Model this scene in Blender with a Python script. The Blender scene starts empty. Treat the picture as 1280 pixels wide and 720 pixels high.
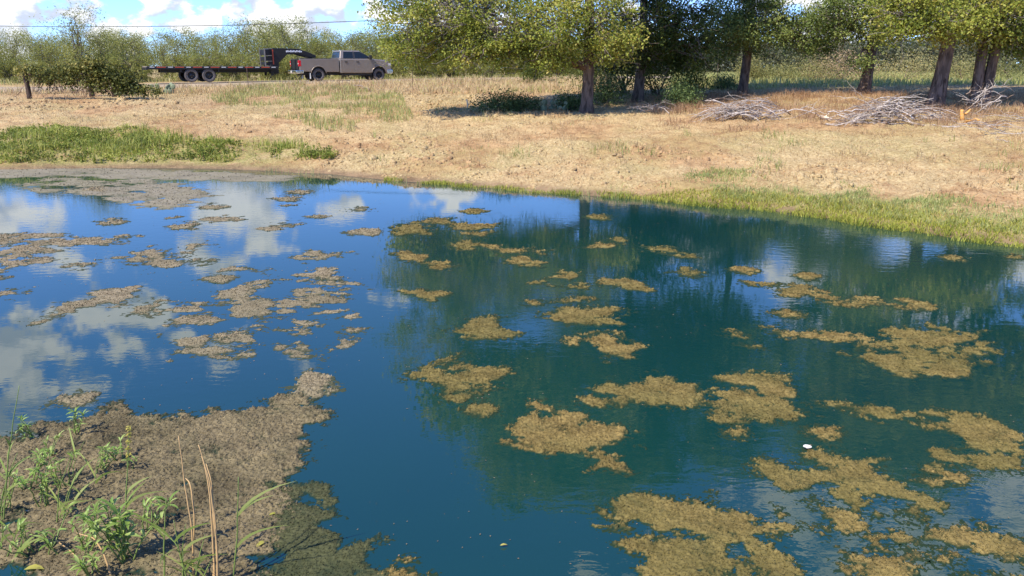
import bpy, bmesh, math, random
import numpy as np
from mathutils import Vector, Matrix, Euler

random.seed(7)
RNG = np.random.default_rng(7)
S = bpy.context.scene
COL = S.collection
R = math.radians

# ------------------------------------------------------------------ camera
FPX, PITCH, CAMZ = 950.0, R(16.1), 3.0
cd = bpy.data.cameras.new('camera'); cam = bpy.data.objects.new('camera', cd); COL.objects.link(cam)
cd.sensor_width = 36.0; cd.lens = FPX / 1280 * 36.0; cd.clip_start = 0.05; cd.clip_end = 6000
cam.location = (0, 0, CAMZ); cam.rotation_euler = (math.pi / 2 - PITCH, 0, 0)
S.camera = cam

# ------------------------------------------------------------------ sky, sun, exposure
SUN_EL, SUN_AZ = R(50), math.atan2(-0.70, -0.71)      # azimuth of the sun, clockwise from +Y
SUND = Vector((math.sin(SUN_AZ) * math.cos(SUN_EL), math.cos(SUN_AZ) * math.cos(SUN_EL), math.sin(SUN_EL)))
sl = bpy.data.lights.new('sun', 'SUN'); sl.energy = 3.1; sl.angle = R(0.55); sl.color = (1.0, 0.92, 0.77)
so = bpy.data.objects.new('sun', sl); COL.objects.link(so)
so.rotation_euler = SUND.to_track_quat('Z', 'Y').to_euler()
S.view_settings.view_transform = 'Standard'; S.view_settings.look = 'None'
S.view_settings.exposure = 1.18; S.view_settings.gamma = 1.0
S.view_settings.use_curve_mapping = False
S.cycles.use_denoising = True
S.cycles.max_bounces = 6; S.cycles.diffuse_bounces = 3; S.cycles.glossy_bounces = 3
S.cycles.transmission_bounces = 3; S.cycles.transparent_max_bounces = 4
S.cycles.sample_clamp_indirect = 6.0


def ray(x, y):
    a, b = (x - 640) / FPX, -(y - 360) / FPX
    cp, sp = math.cos(PITCH), math.sin(PITCH)
    return Vector((a, cp + b * sp, -sp + b * cp))


class NT:
    """small helper for node trees"""
    def __init__(s, tree): s.t = tree; s.n = tree.nodes; s.l = tree.links
    def node(s, typ, **kw):
        n = s.n.new(typ)
        for k, v in kw.items(): setattr(n, k, v)
        return n
    def put(s, sock, v):
        if isinstance(v, bpy.types.NodeSocket): s.l.new(v, sock)
        else: sock.default_value = v
    def math(s, op, a, b=0.0, c=None, clamp=False):
        n = s.node('ShaderNodeMath', operation=op, use_clamp=clamp)
        s.put(n.inputs[0], a); s.put(n.inputs[1], b)
        if c is not None: s.put(n.inputs[2], c)
        return n.outputs[0]
    def vmath(s, op, a, b):
        n = s.node('ShaderNodeVectorMath', operation=op)
        s.put(n.inputs[0], a); s.put(n.inputs[1], b)
        return n.outputs['Value'] if op in ('DOT_PRODUCT', 'LENGTH', 'DISTANCE') else n.outputs['Vector']
    def maprange(s, v, a, b, c=0.0, d=1.0, smooth=True):
        n = s.node('ShaderNodeMapRange', interpolation_type='SMOOTHSTEP' if smooth else 'LINEAR')
        s.put(n.inputs[0], v)
        for i, q in enumerate((a, b, c, d)): s.put(n.inputs[i + 1], q)
        return n.outputs[0]
    def noise(s, vec, scale, detail=4, rough=0.55, dist=0.0):
        n = s.node('ShaderNodeTexNoise')
        if vec is not None: s.l.new(vec, n.inputs['Vector'])
        n.inputs['Scale'].default_value = scale; n.inputs['Detail'].default_value = detail
        n.inputs['Roughness'].default_value = rough; n.inputs['Distortion'].default_value = dist
        return n.outputs['Fac']
    def mix(s, f, a, b):
        n = s.node('ShaderNodeMix', data_type='RGBA')
        s.put(n.inputs[0], f)
        for i, q in ((6, a), (7, b)):
            s.put(n.inputs[i], (*q, 1) if isinstance(q, tuple) and len(q) == 3 else q)
        return n.outputs[2]
    def mapping(s, vec, scale=(1, 1, 1), loc=(0, 0, 0), rot=(0, 0, 0)):
        n = s.node('ShaderNodeMapping')
        s.l.new(vec, n.inputs[0]); n.inputs['Scale'].default_value = scale; n.inputs['Location'].default_value = loc
        n.inputs['Rotation'].default_value = rot
        return n.outputs[0]
    def ramp(s, f, stops):
        n = s.node('ShaderNodeValToRGB'); s.put(n.inputs[0], f)
        cr = n.color_ramp
        while len(cr.elements) > 1: cr.elements.remove(cr.elements[-1])
        cr.elements[0].position = stops[0][0]; cr.elements[0].color = (*stops[0][1], 1)
        for p, c in stops[1:]:
            e = cr.elements.new(p); e.color = (*c, 1)
        return n.outputs[0]


W = bpy.data.worlds.new('World'); S.world = W; W.use_nodes = True
w = NT(W.node_tree); w.n.clear()
tc = w.node('ShaderNodeTexCoord'); D = tc.outputs['Generated']
sky = w.node('ShaderNodeTexSky', sky_type='NISHITA'); sky.sun_disc = False
sky.sun_elevation = SUN_EL; sky.sun_rotation = SUN_AZ; sky.air_density = 1.0; sky.dust_density = 0.0; sky.ozone_density = 3.0; sky.altitude = 1800
w.l.new(w.vmath('NORMALIZE', w.vmath('ADD', D, (0, 0, .07)), (0, 0, 0)), sky.inputs[0])
sx = w.node('ShaderNodeSeparateXYZ'); w.l.new(D, sx.inputs[0])
# cumulus: puffs of fractal noise in direction space, gathered where the photograph and its reflections show clouds
CL = [  # pixel x, y (mirrored rows are reflections), angular radius in degrees, weight
    ((40, 20), 0, 2.6, .75), ((150, 8), 0, 3.2, .95), ((215, 14), 0, 2.0, .8), ((255, 25), 0, 1.2, .75), ((330, 12), 0, 2.6, .85),
    ((400, 12), 0, 2.6, .9), ((460, 20), 0, 1.8, .8), ((560, 25), 0, 4.5, .75), ((760, 20), 0, 4, .6), ((990, 40), 0, 5, .85), ((1190, 45), 0, 6, .9),
    ((30, 300), 1, 3.0, .75), ((300, 283), 1, 3.6, .95), ((420, 246), 1, 1.6, .8), ((560, 250), 1, 3, .75), ((870, 275), 1, 3, .75),
    ((140, 405), 1, 3.3, .8), ((208, 415), 1, 1.7, .85), ((484, 362), 1, 1.6, .8), ((20, 490), 1, 6, .85), ((310, 455), 1, 4.0, .55),
    ((1080, 330), 1, 5.5, .8), ((1210, 340), 1, 4.0, .9), ((800, 760), 1, 5.0, .7), ((1000, 700), 1, 6.0, .8), ((1280, 700), 1, 8, .85),
    ((80, 600), 1, 6, .6)]
bump = None
for (px, py), refl, rad, wt in CL:
    d = ray(px, py).normalized()
    if refl: d.z = abs(d.z)
    dt = w.vmath('DOT_PRODUCT', D, tuple(d))
    b = w.maprange(dt, math.cos(R(rad * 1.7)), 1.0, 0.0, wt)
    bump = b if bump is None else w.math('MAXIMUM', bump, b)
def cloud_noise(vec):
    m = w.mapping(vec, (1, 1, 1.7))
    a = w.noise(m, 17.0, 6, 0.56)
    g = w.noise(m, 5.0, 3, 0.5)
    return w.math('ADD', w.math('MULTIPLY', a, 0.85), w.math('MULTIPLY', g, 0.35))
n0 = cloud_noise(D)
n1 = cloud_noise(w.vmath('ADD', D, (SUND.x * .012, SUND.y * .012, 0.022)))
dens = w.math('ADD', n0, w.math('MULTIPLY', bump, 0.34))
hi = w.maprange(sx.outputs[2], 0.25, 0.75, 0.0, 0.055)          # thinner cover overhead
dens = w.math('SUBTRACT', dens, hi)
mask = w.maprange(dens, 0.805, 0.885)
lit = w.maprange(w.math('SUBTRACT', n0, n1), -0.07, 0.09)
thick = w.maprange(dens, 0.86, 1.08)
ccol = w.mix(lit, (2.05, 2.25, 2.7), (3.95, 3.9, 3.8))
ccol = w.mix(w.math('MULTIPLY', thick, 0.35), ccol, (2.2, 2.4, 2.85))
skyc = w.mix(1.0, sky.outputs[0], sky.outputs[0])
hs = w.node('ShaderNodeHueSaturation'); w.l.new(skyc, hs.inputs['Color']); hs.inputs['Saturation'].default_value = 1.2; hs.inputs['Hue'].default_value = .514
col = w.mix(w.math('MULTIPLY', mask, 0.95), hs.outputs[0], ccol)
bg = w.node('ShaderNodeBackground'); w.l.new(col, bg.inputs[0]); bg.inputs[1].default_value = 0.15
wo = w.node('ShaderNodeOutputWorld'); w.l.new(bg.outputs[0], wo.inputs[0])

# ------------------------------------------------------------------ noise on arrays
def vnoise(x, y, seed=0):
    xi = np.floor(x).astype(np.int64); yi = np.floor(y).astype(np.int64)
    fx, fy = x - xi, y - yi
    u, v = fx * fx * (3 - 2 * fx), fy * fy * (3 - 2 * fy)
    def h(a, b):
        k = (a * 374761393 + b * 668265263 + seed * 974634777) & 0x7fffffff
        k = ((k ^ (k >> 13)) * 1274126177) & 0x7fffffff
        return ((k ^ (k >> 16)) & 0xffff) / 32767.5 - 1
    return (h(xi, yi) * (1 - u) + h(xi + 1, yi) * u) * (1 - v) + (h(xi, yi + 1) * (1 - u) + h(xi + 1, yi + 1) * u) * v
def fbm(x, y, seed=0, octs=4, gain=.5):
    s, a, t = 0, 1.0, 0
    for o in range(octs):
        s = s + a * vnoise(x * 2 ** o + 17.3 * o, y * 2 ** o - 9.1 * o, seed + o); t += a; a *= gain
    return s / t
def smooth(a, b, x):
    t = np.clip((x - a) / (b - a), 0, 1); return t * t * (3 - 2 * t)

# ------------------------------------------------------------------ pixel <-> place
def P(x, y, z=0.0):
    d = ray(x, y); t = (z - CAMZ) / d.z
    return Vector((d.x * t, d.y * t, z))
def PY(x, y, Y):
    d = ray(x, y); t = Y / d.y
    return Vector((d.x * t, Y, CAMZ + d.z * t))
def proj(X, Y, Z):
    cp, sp = math.cos(PITCH), math.sin(PITCH)
    dz = Z - CAMZ
    f = Y * cp - dz * sp; u = Y * sp + dz * cp
    return 640 + FPX * X / f, 360 - FPX * u / f
def inpoly(x, y, poly):
    c = np.zeros(x.shape, bool); n = len(poly)
    for i in range(n):
        x0, y0 = poly[i]; x1, y1 = poly[(i + 1) % n]
        if y0 == y1: continue
        c ^= ((y0 > y) != (y1 > y)) & (x < (x1 - x0) * (y - y0) / (y1 - y0) + x0)
    return c
def sdist(X, Y, poly):
    """signed distance to a polygon, positive inside"""
    d = np.full(X.shape, 1e9); n = len(poly)
    for i in range(n):
        ax, ay = poly[i]; bx, by = poly[(i + 1) % n]
        ex, ey = bx - ax, by - ay
        t = np.clip(((X - ax) * ex + (Y - ay) * ey) / (ex * ex + ey * ey + 1e-12), 0, 1)
        d = np.minimum(d, np.hypot(X - ax - t * ex, Y - ay - t * ey))
    return np.where(inpoly(X, Y, poly), d, -d)

SHORE_PX = [(0, 213), (100, 211), (200, 210), (300, 212), (400, 217), (500, 226), (580, 232), (660, 238), (760, 246), (860, 254), (960, 264),
            (1050, 276), (1130, 288), (1200, 298), (1280, 309)]
POND = [tuple(P(x, y)[:2]) for x, y in SHORE_PX]
POND += [(10.6, 11.0), (11.4, 7.5), (10.5, 4.4), (7, 2.7), (3, 2.3), (0, 2.4), (-1.6, 2.7), (-2.6, 3.1), (-4, 3.3), (-7, 3.6), (-14, 4.5),
         (-22, 8), (-27, 14), (-26, 20), (-21, 23.4)]
PROF = [(-60, -1.5), (-4, -1.2), (0, 0), (0.35, .10), (1.0, .26), (4, .72), (10, 1.30), (18, 1.74), (28, 2.15), (40, 2.25), (100, 2.3), (5000, 2.3)]
NEAR = [(-60, -1.5), (-4, -1.2), (0, 0), (2.6, 1.35), (5, 1.6), (5000, 1.6)]
def terr(X, Y, fine=False, full=False):
    X = np.asarray(X, float); Y = np.asarray(Y, float)
    d = -sdist(X, Y, POND)
    d = d + np.where(np.abs(d) < 12, 0.22 * fbm(X * .9, Y * .9, 3, 3), 0) * smooth(0, .3, np.abs(d) + .3)
    a = np.interp(d, *zip(*PROF)); b = np.interp(d, *zip(*NEAR))
    k = smooth(6, 10, Y + np.abs(X) * .05)
    z = b * (1 - k) + a * k
    on = smooth(0.4, 3, d)
    z = z + on * 0.10 * fbm(X * .25, Y * .25, 11, 3) * (1 - smooth(45, 60, Y))
    if fine:
        cl = np.clip(fbm(X * 3.1, Y * 3.1, 21, 4), -.2, 1)
        z = z + smooth(0.05, .7, d) * (1 - smooth(9, 24, d)) * cl * 0.13
        z = z + smooth(0.5, 3, d) * (1 - smooth(20, 40, d)) * 0.06 * fbm(X * 4.5, Y * 4.5, 31, 4)
    return (z, d) if full else z
def T1(x, y): return float(terr(np.array([x]), np.array([y]))[0])
def PT(x, y):
    """where the line of sight through a pixel meets the land"""
    d = ray(x, y); t = np.linspace(3, 130, 1600)
    X, Y, Z = d.x * t, d.y * t, CAMZ + d.z * t
    g = terr(X, Y); i = int(np.argmax((Z < g) & (Y > 8)))
    return Vector((X[i], Y[i], g[i]))

# ------------------------------------------------------------------ mesh helpers
def make_mesh(name, V, quads=None, tris=None, mat=None, var=None, smoothf=False, attrs=None):
    me = bpy.data.meshes.new(name)
    V = np.asarray(V, np.float32).reshape(-1, 3)
    q = np.zeros((0, 4), np.int32) if quads is None else np.asarray(quads, np.int32).reshape(-1, 4)
    t = np.zeros((0, 3), np.int32) if tris is None else np.asarray(tris, np.int32).reshape(-1, 3)
    li = np.concatenate([q.ravel(), t.ravel()]).astype(np.int32)
    me.vertices.add(len(V)); me.vertices.foreach_set('co', V.ravel())
    me.loops.add(len(li)); me.loops.foreach_set('vertex_index', li)
    st = np.concatenate([np.arange(len(q)) * 4, len(q) * 4 + np.arange(len(t)) * 3]).astype(np.int32)
    me.polygons.add(len(st)); me.polygons.foreach_set('loop_start', st)
    if smoothf: me.polygons.foreach_set('use_smooth', np.ones(len(st), bool))
    al = dict(attrs or {})
    if var is not None: al['var'] = var
    for k, a in al.items():
        at = me.attributes.new(k, 'FLOAT', 'POINT'); at.data.foreach_set('value', np.asarray(a, np.float32))
    me.update(calc_edges=True); me.validate()
    if mat: me.materials.append(mat)
    return me
def link(name, data, parent=None, **props):
    o = bpy.data.objects.new(name, data); COL.objects.link(o)
    if parent is not None: o.parent = parent
    for k, v in props.items(): o[k] = v
    return o
def thing(name, label, cat, loc=(0, 0, 0), group=None, rz=0.0):
    o = bpy.data.objects.new(name, None); COL.objects.link(o); o.location = loc; o.rotation_euler = (0, 0, rz)
    o.empty_display_size = .2
    o['label'] = label; o['category'] = cat
    if group: o['group'] = group
    return o
def copy_tree(o, parent=None):
    c = o.copy(); COL.objects.link(c); c.parent = parent
    for ch in o.children: copy_tree(ch, c)
    return c
class MB:
    """collects numpy pieces into one mesh"""
    def __init__(s): s.V = []; s.Q = []; s.T = []; s.A = []; s.n = 0
    def add(s, V, Q=None, Tr=None, a=0.5):
        V = np.asarray(V, float).reshape(-1, 3)
        s.V.append(V); s.A.append(np.full(len(V), a) if np.isscalar(a) else np.asarray(a))
        if Q is not None: s.Q.append(np.asarray(Q).reshape(-1, 4) + s.n)
        if Tr is not None: s.T.append(np.asarray(Tr).reshape(-1, 3) + s.n)
        s.n += len(V)
    def mesh(s, name, mat, origin=(0, 0, 0), smoothf=False):
        V = np.concatenate(s.V) - np.asarray(origin)
        return make_mesh(name, V, np.concatenate(s.Q) if s.Q else None, np.concatenate(s.T) if s.T else None, mat,
                         np.concatenate(s.A), smoothf)
def tube(pts, rad, n=6, cap=True):
    pts = np.asarray(pts, float); m = len(pts); rad = np.broadcast_to(np.asarray(rad, float), (m,))
    t = np.gradient(pts, axis=0); t /= np.linalg.norm(t, axis=1, keepdims=True) + 1e-9
    ref = np.array([.31, .17, .93]) if abs(t[:, 2]).mean() < .8 else np.array([.93, .31, .1])
    u = np.cross(t, ref); u /= np.linalg.norm(u, axis=1, keepdims=True) + 1e-9
    v = np.cross(t, u)
    a = np.arange(n) / n * 2 * np.pi
    V = pts[:, None, :] + rad[:, None, None] * (np.cos(a)[None, :, None] * u[:, None, :] + np.sin(a)[None, :, None] * v[:, None, :])
    i = np.arange(m - 1)[:, None] * n; j = np.arange(n)[None, :]; k = (j + 1) % n
    Q = np.stack([i + j, i + k, i + n + k, i + n + j], -1).reshape(-1, 4)
    V = V.reshape(-1, 3); Tr = None
    if cap:
        V = np.concatenate([V, pts[:1], pts[-1:]]); c0, c1 = m * n, m * n + 1
        j = np.arange(n); k = (j + 1) % n
        Tr = np.concatenate([np.stack([np.full(n, c0), k, j], 1), np.stack([np.full(n, c1), (m - 1) * n + j, (m - 1) * n + k], 1)])
    return V, Q, Tr
def wander(a, b, m, amp, rng, sag=0.0):
    a, b = np.asarray(a, float), np.asarray(b, float); t = np.linspace(0, 1, m)[:, None]
    L = np.linalg.norm(b - a)
    n = np.cumsum(rng.normal(0, 1, (m, 3)), 0); n -= n[:1] * (1 - t) + n[-1:] * t
    p = a * (1 - t) + b * t + n * amp * L / m ** .5
    p[:, 2] += sag * L * 4 * (t * (1 - t))[:, 0]
    return p
def unit(v): return v / (np.linalg.norm(v, axis=-1, keepdims=True) + 1e-9)
def leaves(C, L, Wd, rng, up=.5, nrm=None, droop=0.0):
    """one folded kite-shaped leaf at each centre"""
    n = len(C); L = np.broadcast_to(L, (n,))[:, None]; Wd = np.broadcast_to(Wd, (n,))[:, None]
    N = unit(rng.normal(0, 1, (n, 3)) + np.array([0, 0, up]) * 1.6 + (0 if nrm is None else nrm))
    A = unit(np.cross(N, rng.normal(0, 1, (n, 3)))); A[:, 2] -= droop; A = unit(A); B = unit(np.cross(N, A))
    V = np.stack([C - A * L * .5, C + B * Wd * .5 + N * Wd * .18, C + A * L * .5, C - B * Wd * .5 + N * Wd * .18], 1)
    Q = np.arange(n * 4).reshape(-1, 4)
    return V.reshape(-1, 3), Q
def blades(base, h, wd, rng, lean=.35, bend=.35):
    n = len(base); h = np.broadcast_to(h, (n,))[:, None]; wd = np.broadcast_to(wd, (n,))[:, None]
    a = rng.uniform(0, 2 * np.pi, n); Sd = np.stack([np.cos(a), np.sin(a), np.zeros(n)], 1)
    b = rng.uniform(0, 2 * np.pi, n); Ld = np.stack([np.cos(b), np.sin(b), np.zeros(n)], 1) * (rng.random((n, 1)) ** .8)
    up = np.array([0, 0, 1.0])
    m = base + up * h * .55 + Ld * h * lean * .45
    t = base + up * h * (1 - bend * .35 * np.linalg.norm(Ld, axis=1, keepdims=True)) + Ld * h * (lean + bend)
    V = np.stack([base - Sd * wd * .5, base + Sd * wd * .5, m + Sd * wd * .38, m - Sd * wd * .38, t], 1).reshape(-1, 3)
    i = np.arange(n)[:, None] * 5
    return V, (i + np.array([[0, 1, 2, 3]])), (i + np.array([[3, 2, 4]]))

# ------------------------------------------------------------------ materials
def mat(name): 
    m = bpy.data.materials.new(name); m.use_nodes = True; t = NT(m.node_tree); t.n.clear()
    o = t.node('ShaderNodeOutputMaterial'); return m, t, o
def principled(t, o, color, rough=.8, metal=0.0, spec=.3, **kw):
    p = t.node('ShaderNodeBsdfPrincipled')
    t.put(p.inputs['Base Color'], (*color, 1) if isinstance(color, tuple) and len(color) == 3 else color)
    t.put(p.inputs['Roughness'], rough); t.put(p.inputs['Metallic'], metal); t.put(p.inputs['Specular IOR Level'], spec)
    t.l.new(p.outputs[0], o.inputs[0]); return p
def attr(t, name='var'):
    a = t.node('ShaderNodeAttribute'); a.attribute_name = name; return a.outputs['Fac']
def foliage(name, stops, trans=.35, rough=.55, spec=.25):
    m, t, o = mat(name)
    v = attr(t); oi = t.node('ShaderNodeObjectInfo')
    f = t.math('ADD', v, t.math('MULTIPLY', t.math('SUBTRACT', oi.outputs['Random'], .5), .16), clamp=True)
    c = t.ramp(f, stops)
    p = principled(t, o, c, rough, 0, spec)
    tr = t.node('ShaderNodeBsdfTranslucent'); t.l.new(c, tr.inputs[0])
    mx = t.node('ShaderNodeMixShader'); mx.inputs[0].default_value = trans
    t.l.new(p.outputs[0], mx.inputs[1]); t.l.new(tr.outputs[0], mx.inputs[2]); t.l.new(mx.outputs[0], o.inputs[0])
    return m
def plain(name, color, rough=.6, metal=0.0, spec=.4, var=.12, scale=3.0, bump=0.0, dust=None):
    m, t, o = mat(name)
    g = t.node('ShaderNodeTexCoord'); n = t.noise(g.outputs['Object'], scale, 5, .6)
    k = t.maprange(n, .3, .7, 1 - var, 1 + var, False)
    sc = t.vmath('SCALE', color, (0, 0, 0)); t.put(sc.node.inputs['Scale'], k)
    c = sc
    if dust:
        geo = t.node('ShaderNodeSeparateXYZ'); t.l.new(g.outputs['Object'], geo.inputs[0])
        dn = t.maprange(t.math('ADD', geo.outputs[2], t.math('MULTIPLY', n, .5)), 0.55, 1.35, dust[1], 0.0)
        c = t.mix(dn, c, dust[0])
    p = principled(t, o, c, rough, metal, spec)
    if bump:
        b = t.node('ShaderNodeBump'); b.inputs['Strength'].default_value = bump; b.inputs['Distance'].default_value = .02
        t.l.new(t.noise(g.outputs['Object'], scale * 8, 4, .6), b.inputs['Height']); t.l.new(b.outputs[0], p.inputs['Normal'])
    return m
def bark(name, c0, c1, scale=9.0):
    m, t, o = mat(name)
    g = t.node('ShaderNodeTexCoord'); v = t.mapping(g.outputs['Object'], (1, 1, .22))
    n = t.noise(v, scale, 6, .65, .6); n2 = t.noise(g.outputs['Object'], 1.4, 3)
    c = t.mix(t.maprange(n, .38, .62), c0, c1)
    c = t.mix(t.maprange(n2, .35, .75, 0, .45), c, tuple(min(1, q * 1.45) for q in c1))
    p = principled(t, o, c, .95, 0, .1)
    b = t.node('ShaderNodeBump'); b.inputs['Strength'].default_value = .9; b.inputs['Distance'].default_value = .04
    t.l.new(n, b.inputs['Height']); t.l.new(b.outputs[0], p.inputs['Normal'])
    return m

M = {}
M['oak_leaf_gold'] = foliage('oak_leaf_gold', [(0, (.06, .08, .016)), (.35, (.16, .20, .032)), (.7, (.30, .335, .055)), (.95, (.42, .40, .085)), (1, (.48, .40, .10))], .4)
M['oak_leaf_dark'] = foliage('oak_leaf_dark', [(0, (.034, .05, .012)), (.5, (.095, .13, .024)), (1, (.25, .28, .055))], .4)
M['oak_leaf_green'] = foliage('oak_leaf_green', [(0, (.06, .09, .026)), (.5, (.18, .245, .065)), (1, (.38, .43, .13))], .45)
M['mesquite_leaf'] = foliage('mesquite_leaf', [(0, (.15, .16, .045)), (.5, (.32, .335, .085)), (1, (.52, .48, .17))], .45)
M['wood_leaf'] = foliage('wood_leaf', [(0, (.095, .105, .06)), (.5, (.14, .15, .085)), (1, (.20, .195, .115))], .3)
M['vine_leaf'] = foliage('vine_leaf', [(0, (.03, .04, .012)), (.6, (.15, .16, .032)), (1, (.38, .31, .09))], .25)
M['shrub_leaf'] = foliage('shrub_leaf', [(0, (.045, .07, .024)), (.5, (.13, .19, .06)), (1, (.27, .32, .11))], .25)
M['weed_leaf'] = foliage('weed_leaf', [(0, (.14, .16, .05)), (.5, (.29, .29, .10)), (1, (.50, .42, .19))], .35)
M['straw_leaf'] = foliage('straw_leaf', [(0, (.22, .14, .08)), (.5, (.42, .30, .17)), (1, (.60, .46, .28))], .2)
M['grass_lush'] = foliage('grass_lush', [(0, (.09, .115, .02)), (.4, (.26, .31, .055)), (.75, (.46, .47, .11)), (1, (.60, .50, .19))], .35)
M['grass_blue'] = foliage('grass_blue', [(0, (.19, .25, .085)), (.5, (.40, .44, .15)), (1, (.60, .54, .23))], .4, .35)
M['grass_yellow'] = foliage('grass_yellow', [(0, (.18, .21, .03)), (.5, (.38, .40, .06)), (1, (.56, .48, .12))], .35)
M['grass_dry'] = foliage('grass_dry', [(0, (.27, .18, .09)), (.5, (.48, .34, .18)), (.85, (.62, .47, .26)), (1, (.38, .38, .13))], .25)
M['grass_rust'] = foliage('grass_rust', [(0, (.22, .125, .07)), (.5, (.42, .26, .145)), (1, (.60, .43, .25))], .25)
M['grass_field'] = foliage('grass_field', [(0, (.18, .22, .06)), (.5, (.36, .38, .12)), (1, (.56, .48, .22))], .3)
M['reed_leaf'] = foliage('reed_leaf', [(0, (.10, .16, .03)), (.5, (.22, .30, .07)), (1, (.36, .40, .13))], .35)
M['herb_leaf'] = foliage('herb_leaf', [(0, (.10, .19, .03)), (.5, (.24, .36, .07)), (1, (.44, .54, .16))], .35, .4, .4)
M['dry_stalk'] = plain('dry_stalk', (.50, .33, .15), .8, scale=6)
M['green_stem'] = plain('green_stem', (.17, .24, .06), .6, scale=6)
M['oak_bark'] = bark('oak_bark', (.055, .040, .032), (.20, .145, .115))
M['pale_twig'] = bark('pale_twig', (.16, .13, .11), (.34, .29, .25), 14)
M['mesquite_bark'] = bark('mesquite_bark', (.06, .05, .04), (.17, .145, .12), 12)
M['dead_wood'] = bark('dead_wood', (.27, .22, .18), (.56, .49, .43), 16)
M['brown_wood'] = bark('brown_wood', (.13, .09, .065), (.33, .24, .18), 16)
M['fresh_wood'] = plain('fresh_wood', (.66, .34, .09), .8, var=.2, scale=9)
M['pale_wood'] = plain('pale_wood', (.78, .64, .48), .8, scale=8)
M['post_wood'] = bark('post_wood', (.035, .025, .02), (.105, .075, .06), 12)
M['cactus'] = plain('cactus', (.20, .235, .14), .6, var=.25, scale=5)
M['rust_steel'] = plain('rust_steel', (.07, .045, .035), .8, scale=10)
M['cable'] = plain('cable', (.012, .012, .014), .5)
M['paint_taupe'] = plain('paint_taupe', (.30, .252, .212), .25, .35, .5, .05, 2, dust=((.34, .26, .19), .5))
M['black_steel'] = plain('black_steel', (.012, .012, .014), .45, .0, .5, .2, 6)
M['black_plastic'] = plain('black_plastic', (.018, .018, .018), .6)
M['tyre'] = plain('tyre', (.115, .098, .088), .9, var=.25, scale=8)
M['wheel_dark'] = plain('wheel_dark', (.03, .03, .032), .4, .6, .5)
M['wheel_rim'] = plain('wheel_rim', (.26, .235, .21), .5, .5, .5)
M['chrome'] = plain('chrome', (.74, .72, .68), .16, 1.0, .5, .04)
M['red_lens'] = plain('red_lens', (.58, .012, .022), .2, 0, .6)
M['red_tape'] = plain('red_tape', (.50, .08, .035), .5)
M['white_tape'] = plain('white_tape', (.52, .50, .47), .5)
M['white_letter'] = plain('white_letter', (.75, .77, .82), .5)
M['deck_wood'] = plain('deck_wood', (.26, .21, .17), .9, var=.25, scale=7)
M['white_flap'] = plain('white_flap', (.72, .69, .64), .6)
M['foam'] = plain('foam', (.85, .82, .74), .7, scale=20)
def glass():
    m, t, o = mat('window_glass')
    p = principled(t, o, (.012, .016, .017), .04, 0, .6)
    return m
M['glass'] = glass()
def road_mat():
    m, t, o = mat('road_surface')
    g = t.node('ShaderNodeTexCoord'); n = t.noise(g.outputs['Object'], 1.2, 6, .65)
    principled(t, o, t.mix(t.maprange(n, .35, .65), (.30, .235, .16), (.42, .33, .23)), .95, 0, .1)
    return m
M['road'] = road_mat()
def ground_mat():
    m, t, o = mat('dry_soil')
    g = t.node('ShaderNodeTexCoord'); V = g.outputs['Object']
    a = t.noise(V, .35, 5, .6, .4); b = t.noise(V, 2.6, 6, .65); c = t.noise(V, 14, 4, .6); d = t.noise(V, 45, 3, .6)
    soil = t.mix(t.maprange(b, .34, .66), (.32, .19, .095), (.50, .325, .165))
    straw = t.mix(t.maprange(c, .36, .64), (.40, .285, .14), (.56, .43, .23))
    base = t.mix(t.maprange(t.math('ADD', a, t.math('MULTIPLY', c, .35)), .54, .78), soil, straw)
    base = t.mix(t.maprange(d, .56, .72, 0, .45), base, (.27, .17, .10))
    grn = t.mix(t.maprange(c, .35, .65), (.17, .19, .05), (.34, .31, .11))
    gm = t.math('MULTIPLY', attr(t, 'green'), t.maprange(b, .30, .55))
    base = t.mix(gm, base, grn)
    mud = t.mix(t.maprange(b, .4, .6), (.17, .115, .07), (.28, .185, .11))
    base = t.mix(attr(t, 'wet'), base, mud)
    p = principled(t, o, base, .95, 0, .08)
    h = t.math('ADD', t.math('MULTIPLY', b, .6), t.math('ADD', t.math('MULTIPLY', c, .35), t.math('MULTIPLY', d, .12)))
    bp = t.node('ShaderNodeBump'); bp.inputs['Strength'].default_value = .8; bp.inputs['Distance'].default_value = .2
    t.l.new(h, bp.inputs['Height']); t.l.new(bp.outputs[0], p.inputs['Normal'])
    return m
M['ground'] = ground_mat()
def water_mat():
    m, t, o = mat('dyed_pond_water')
    g = t.node('ShaderNodeTexCoord'); V = g.outputs['Object']
    deep = t.noise(V, .22, 3, .5, .3)
    body = t.mix(t.maprange(deep, .35, .65), (.0040, .035, .035), (.0056, .041, .034))
    p = principled(t, o, body, .012, 0, .5)
    p.inputs['IOR'].default_value = 1.68
    fine = t.noise(t.mapping(V, (1, 2.0, 1), rot=(0, 0, .25)), 4.2, 3, .5, .3)
    small = t.noise(t.mapping(V, (1, 1.6, 1), rot=(0, 0, -.3)), 14.0, 2, .5)
    where = t.maprange(t.noise(V, .17, 2, .5), .38, .66, .15, 1.0)
    sx = t.node('ShaderNodeSeparateXYZ'); t.l.new(V, sx.inputs[0])
    right = t.maprange(sx.outputs[0], -3, 8, .35, 1.0)
    h = t.math('MULTIPLY', t.math('ADD', fine, t.math('MULTIPLY', small, .22)), t.math('MULTIPLY', where, right))
    b = t.node('ShaderNodeBump'); b.inputs['Strength'].default_value = 1.0; b.inputs['Distance'].default_value = .0040
    t.l.new(h, b.inputs['Height']); t.l.new(b.outputs[0], p.inputs['Normal'])
    return m
M['water'] = water_mat()
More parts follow.
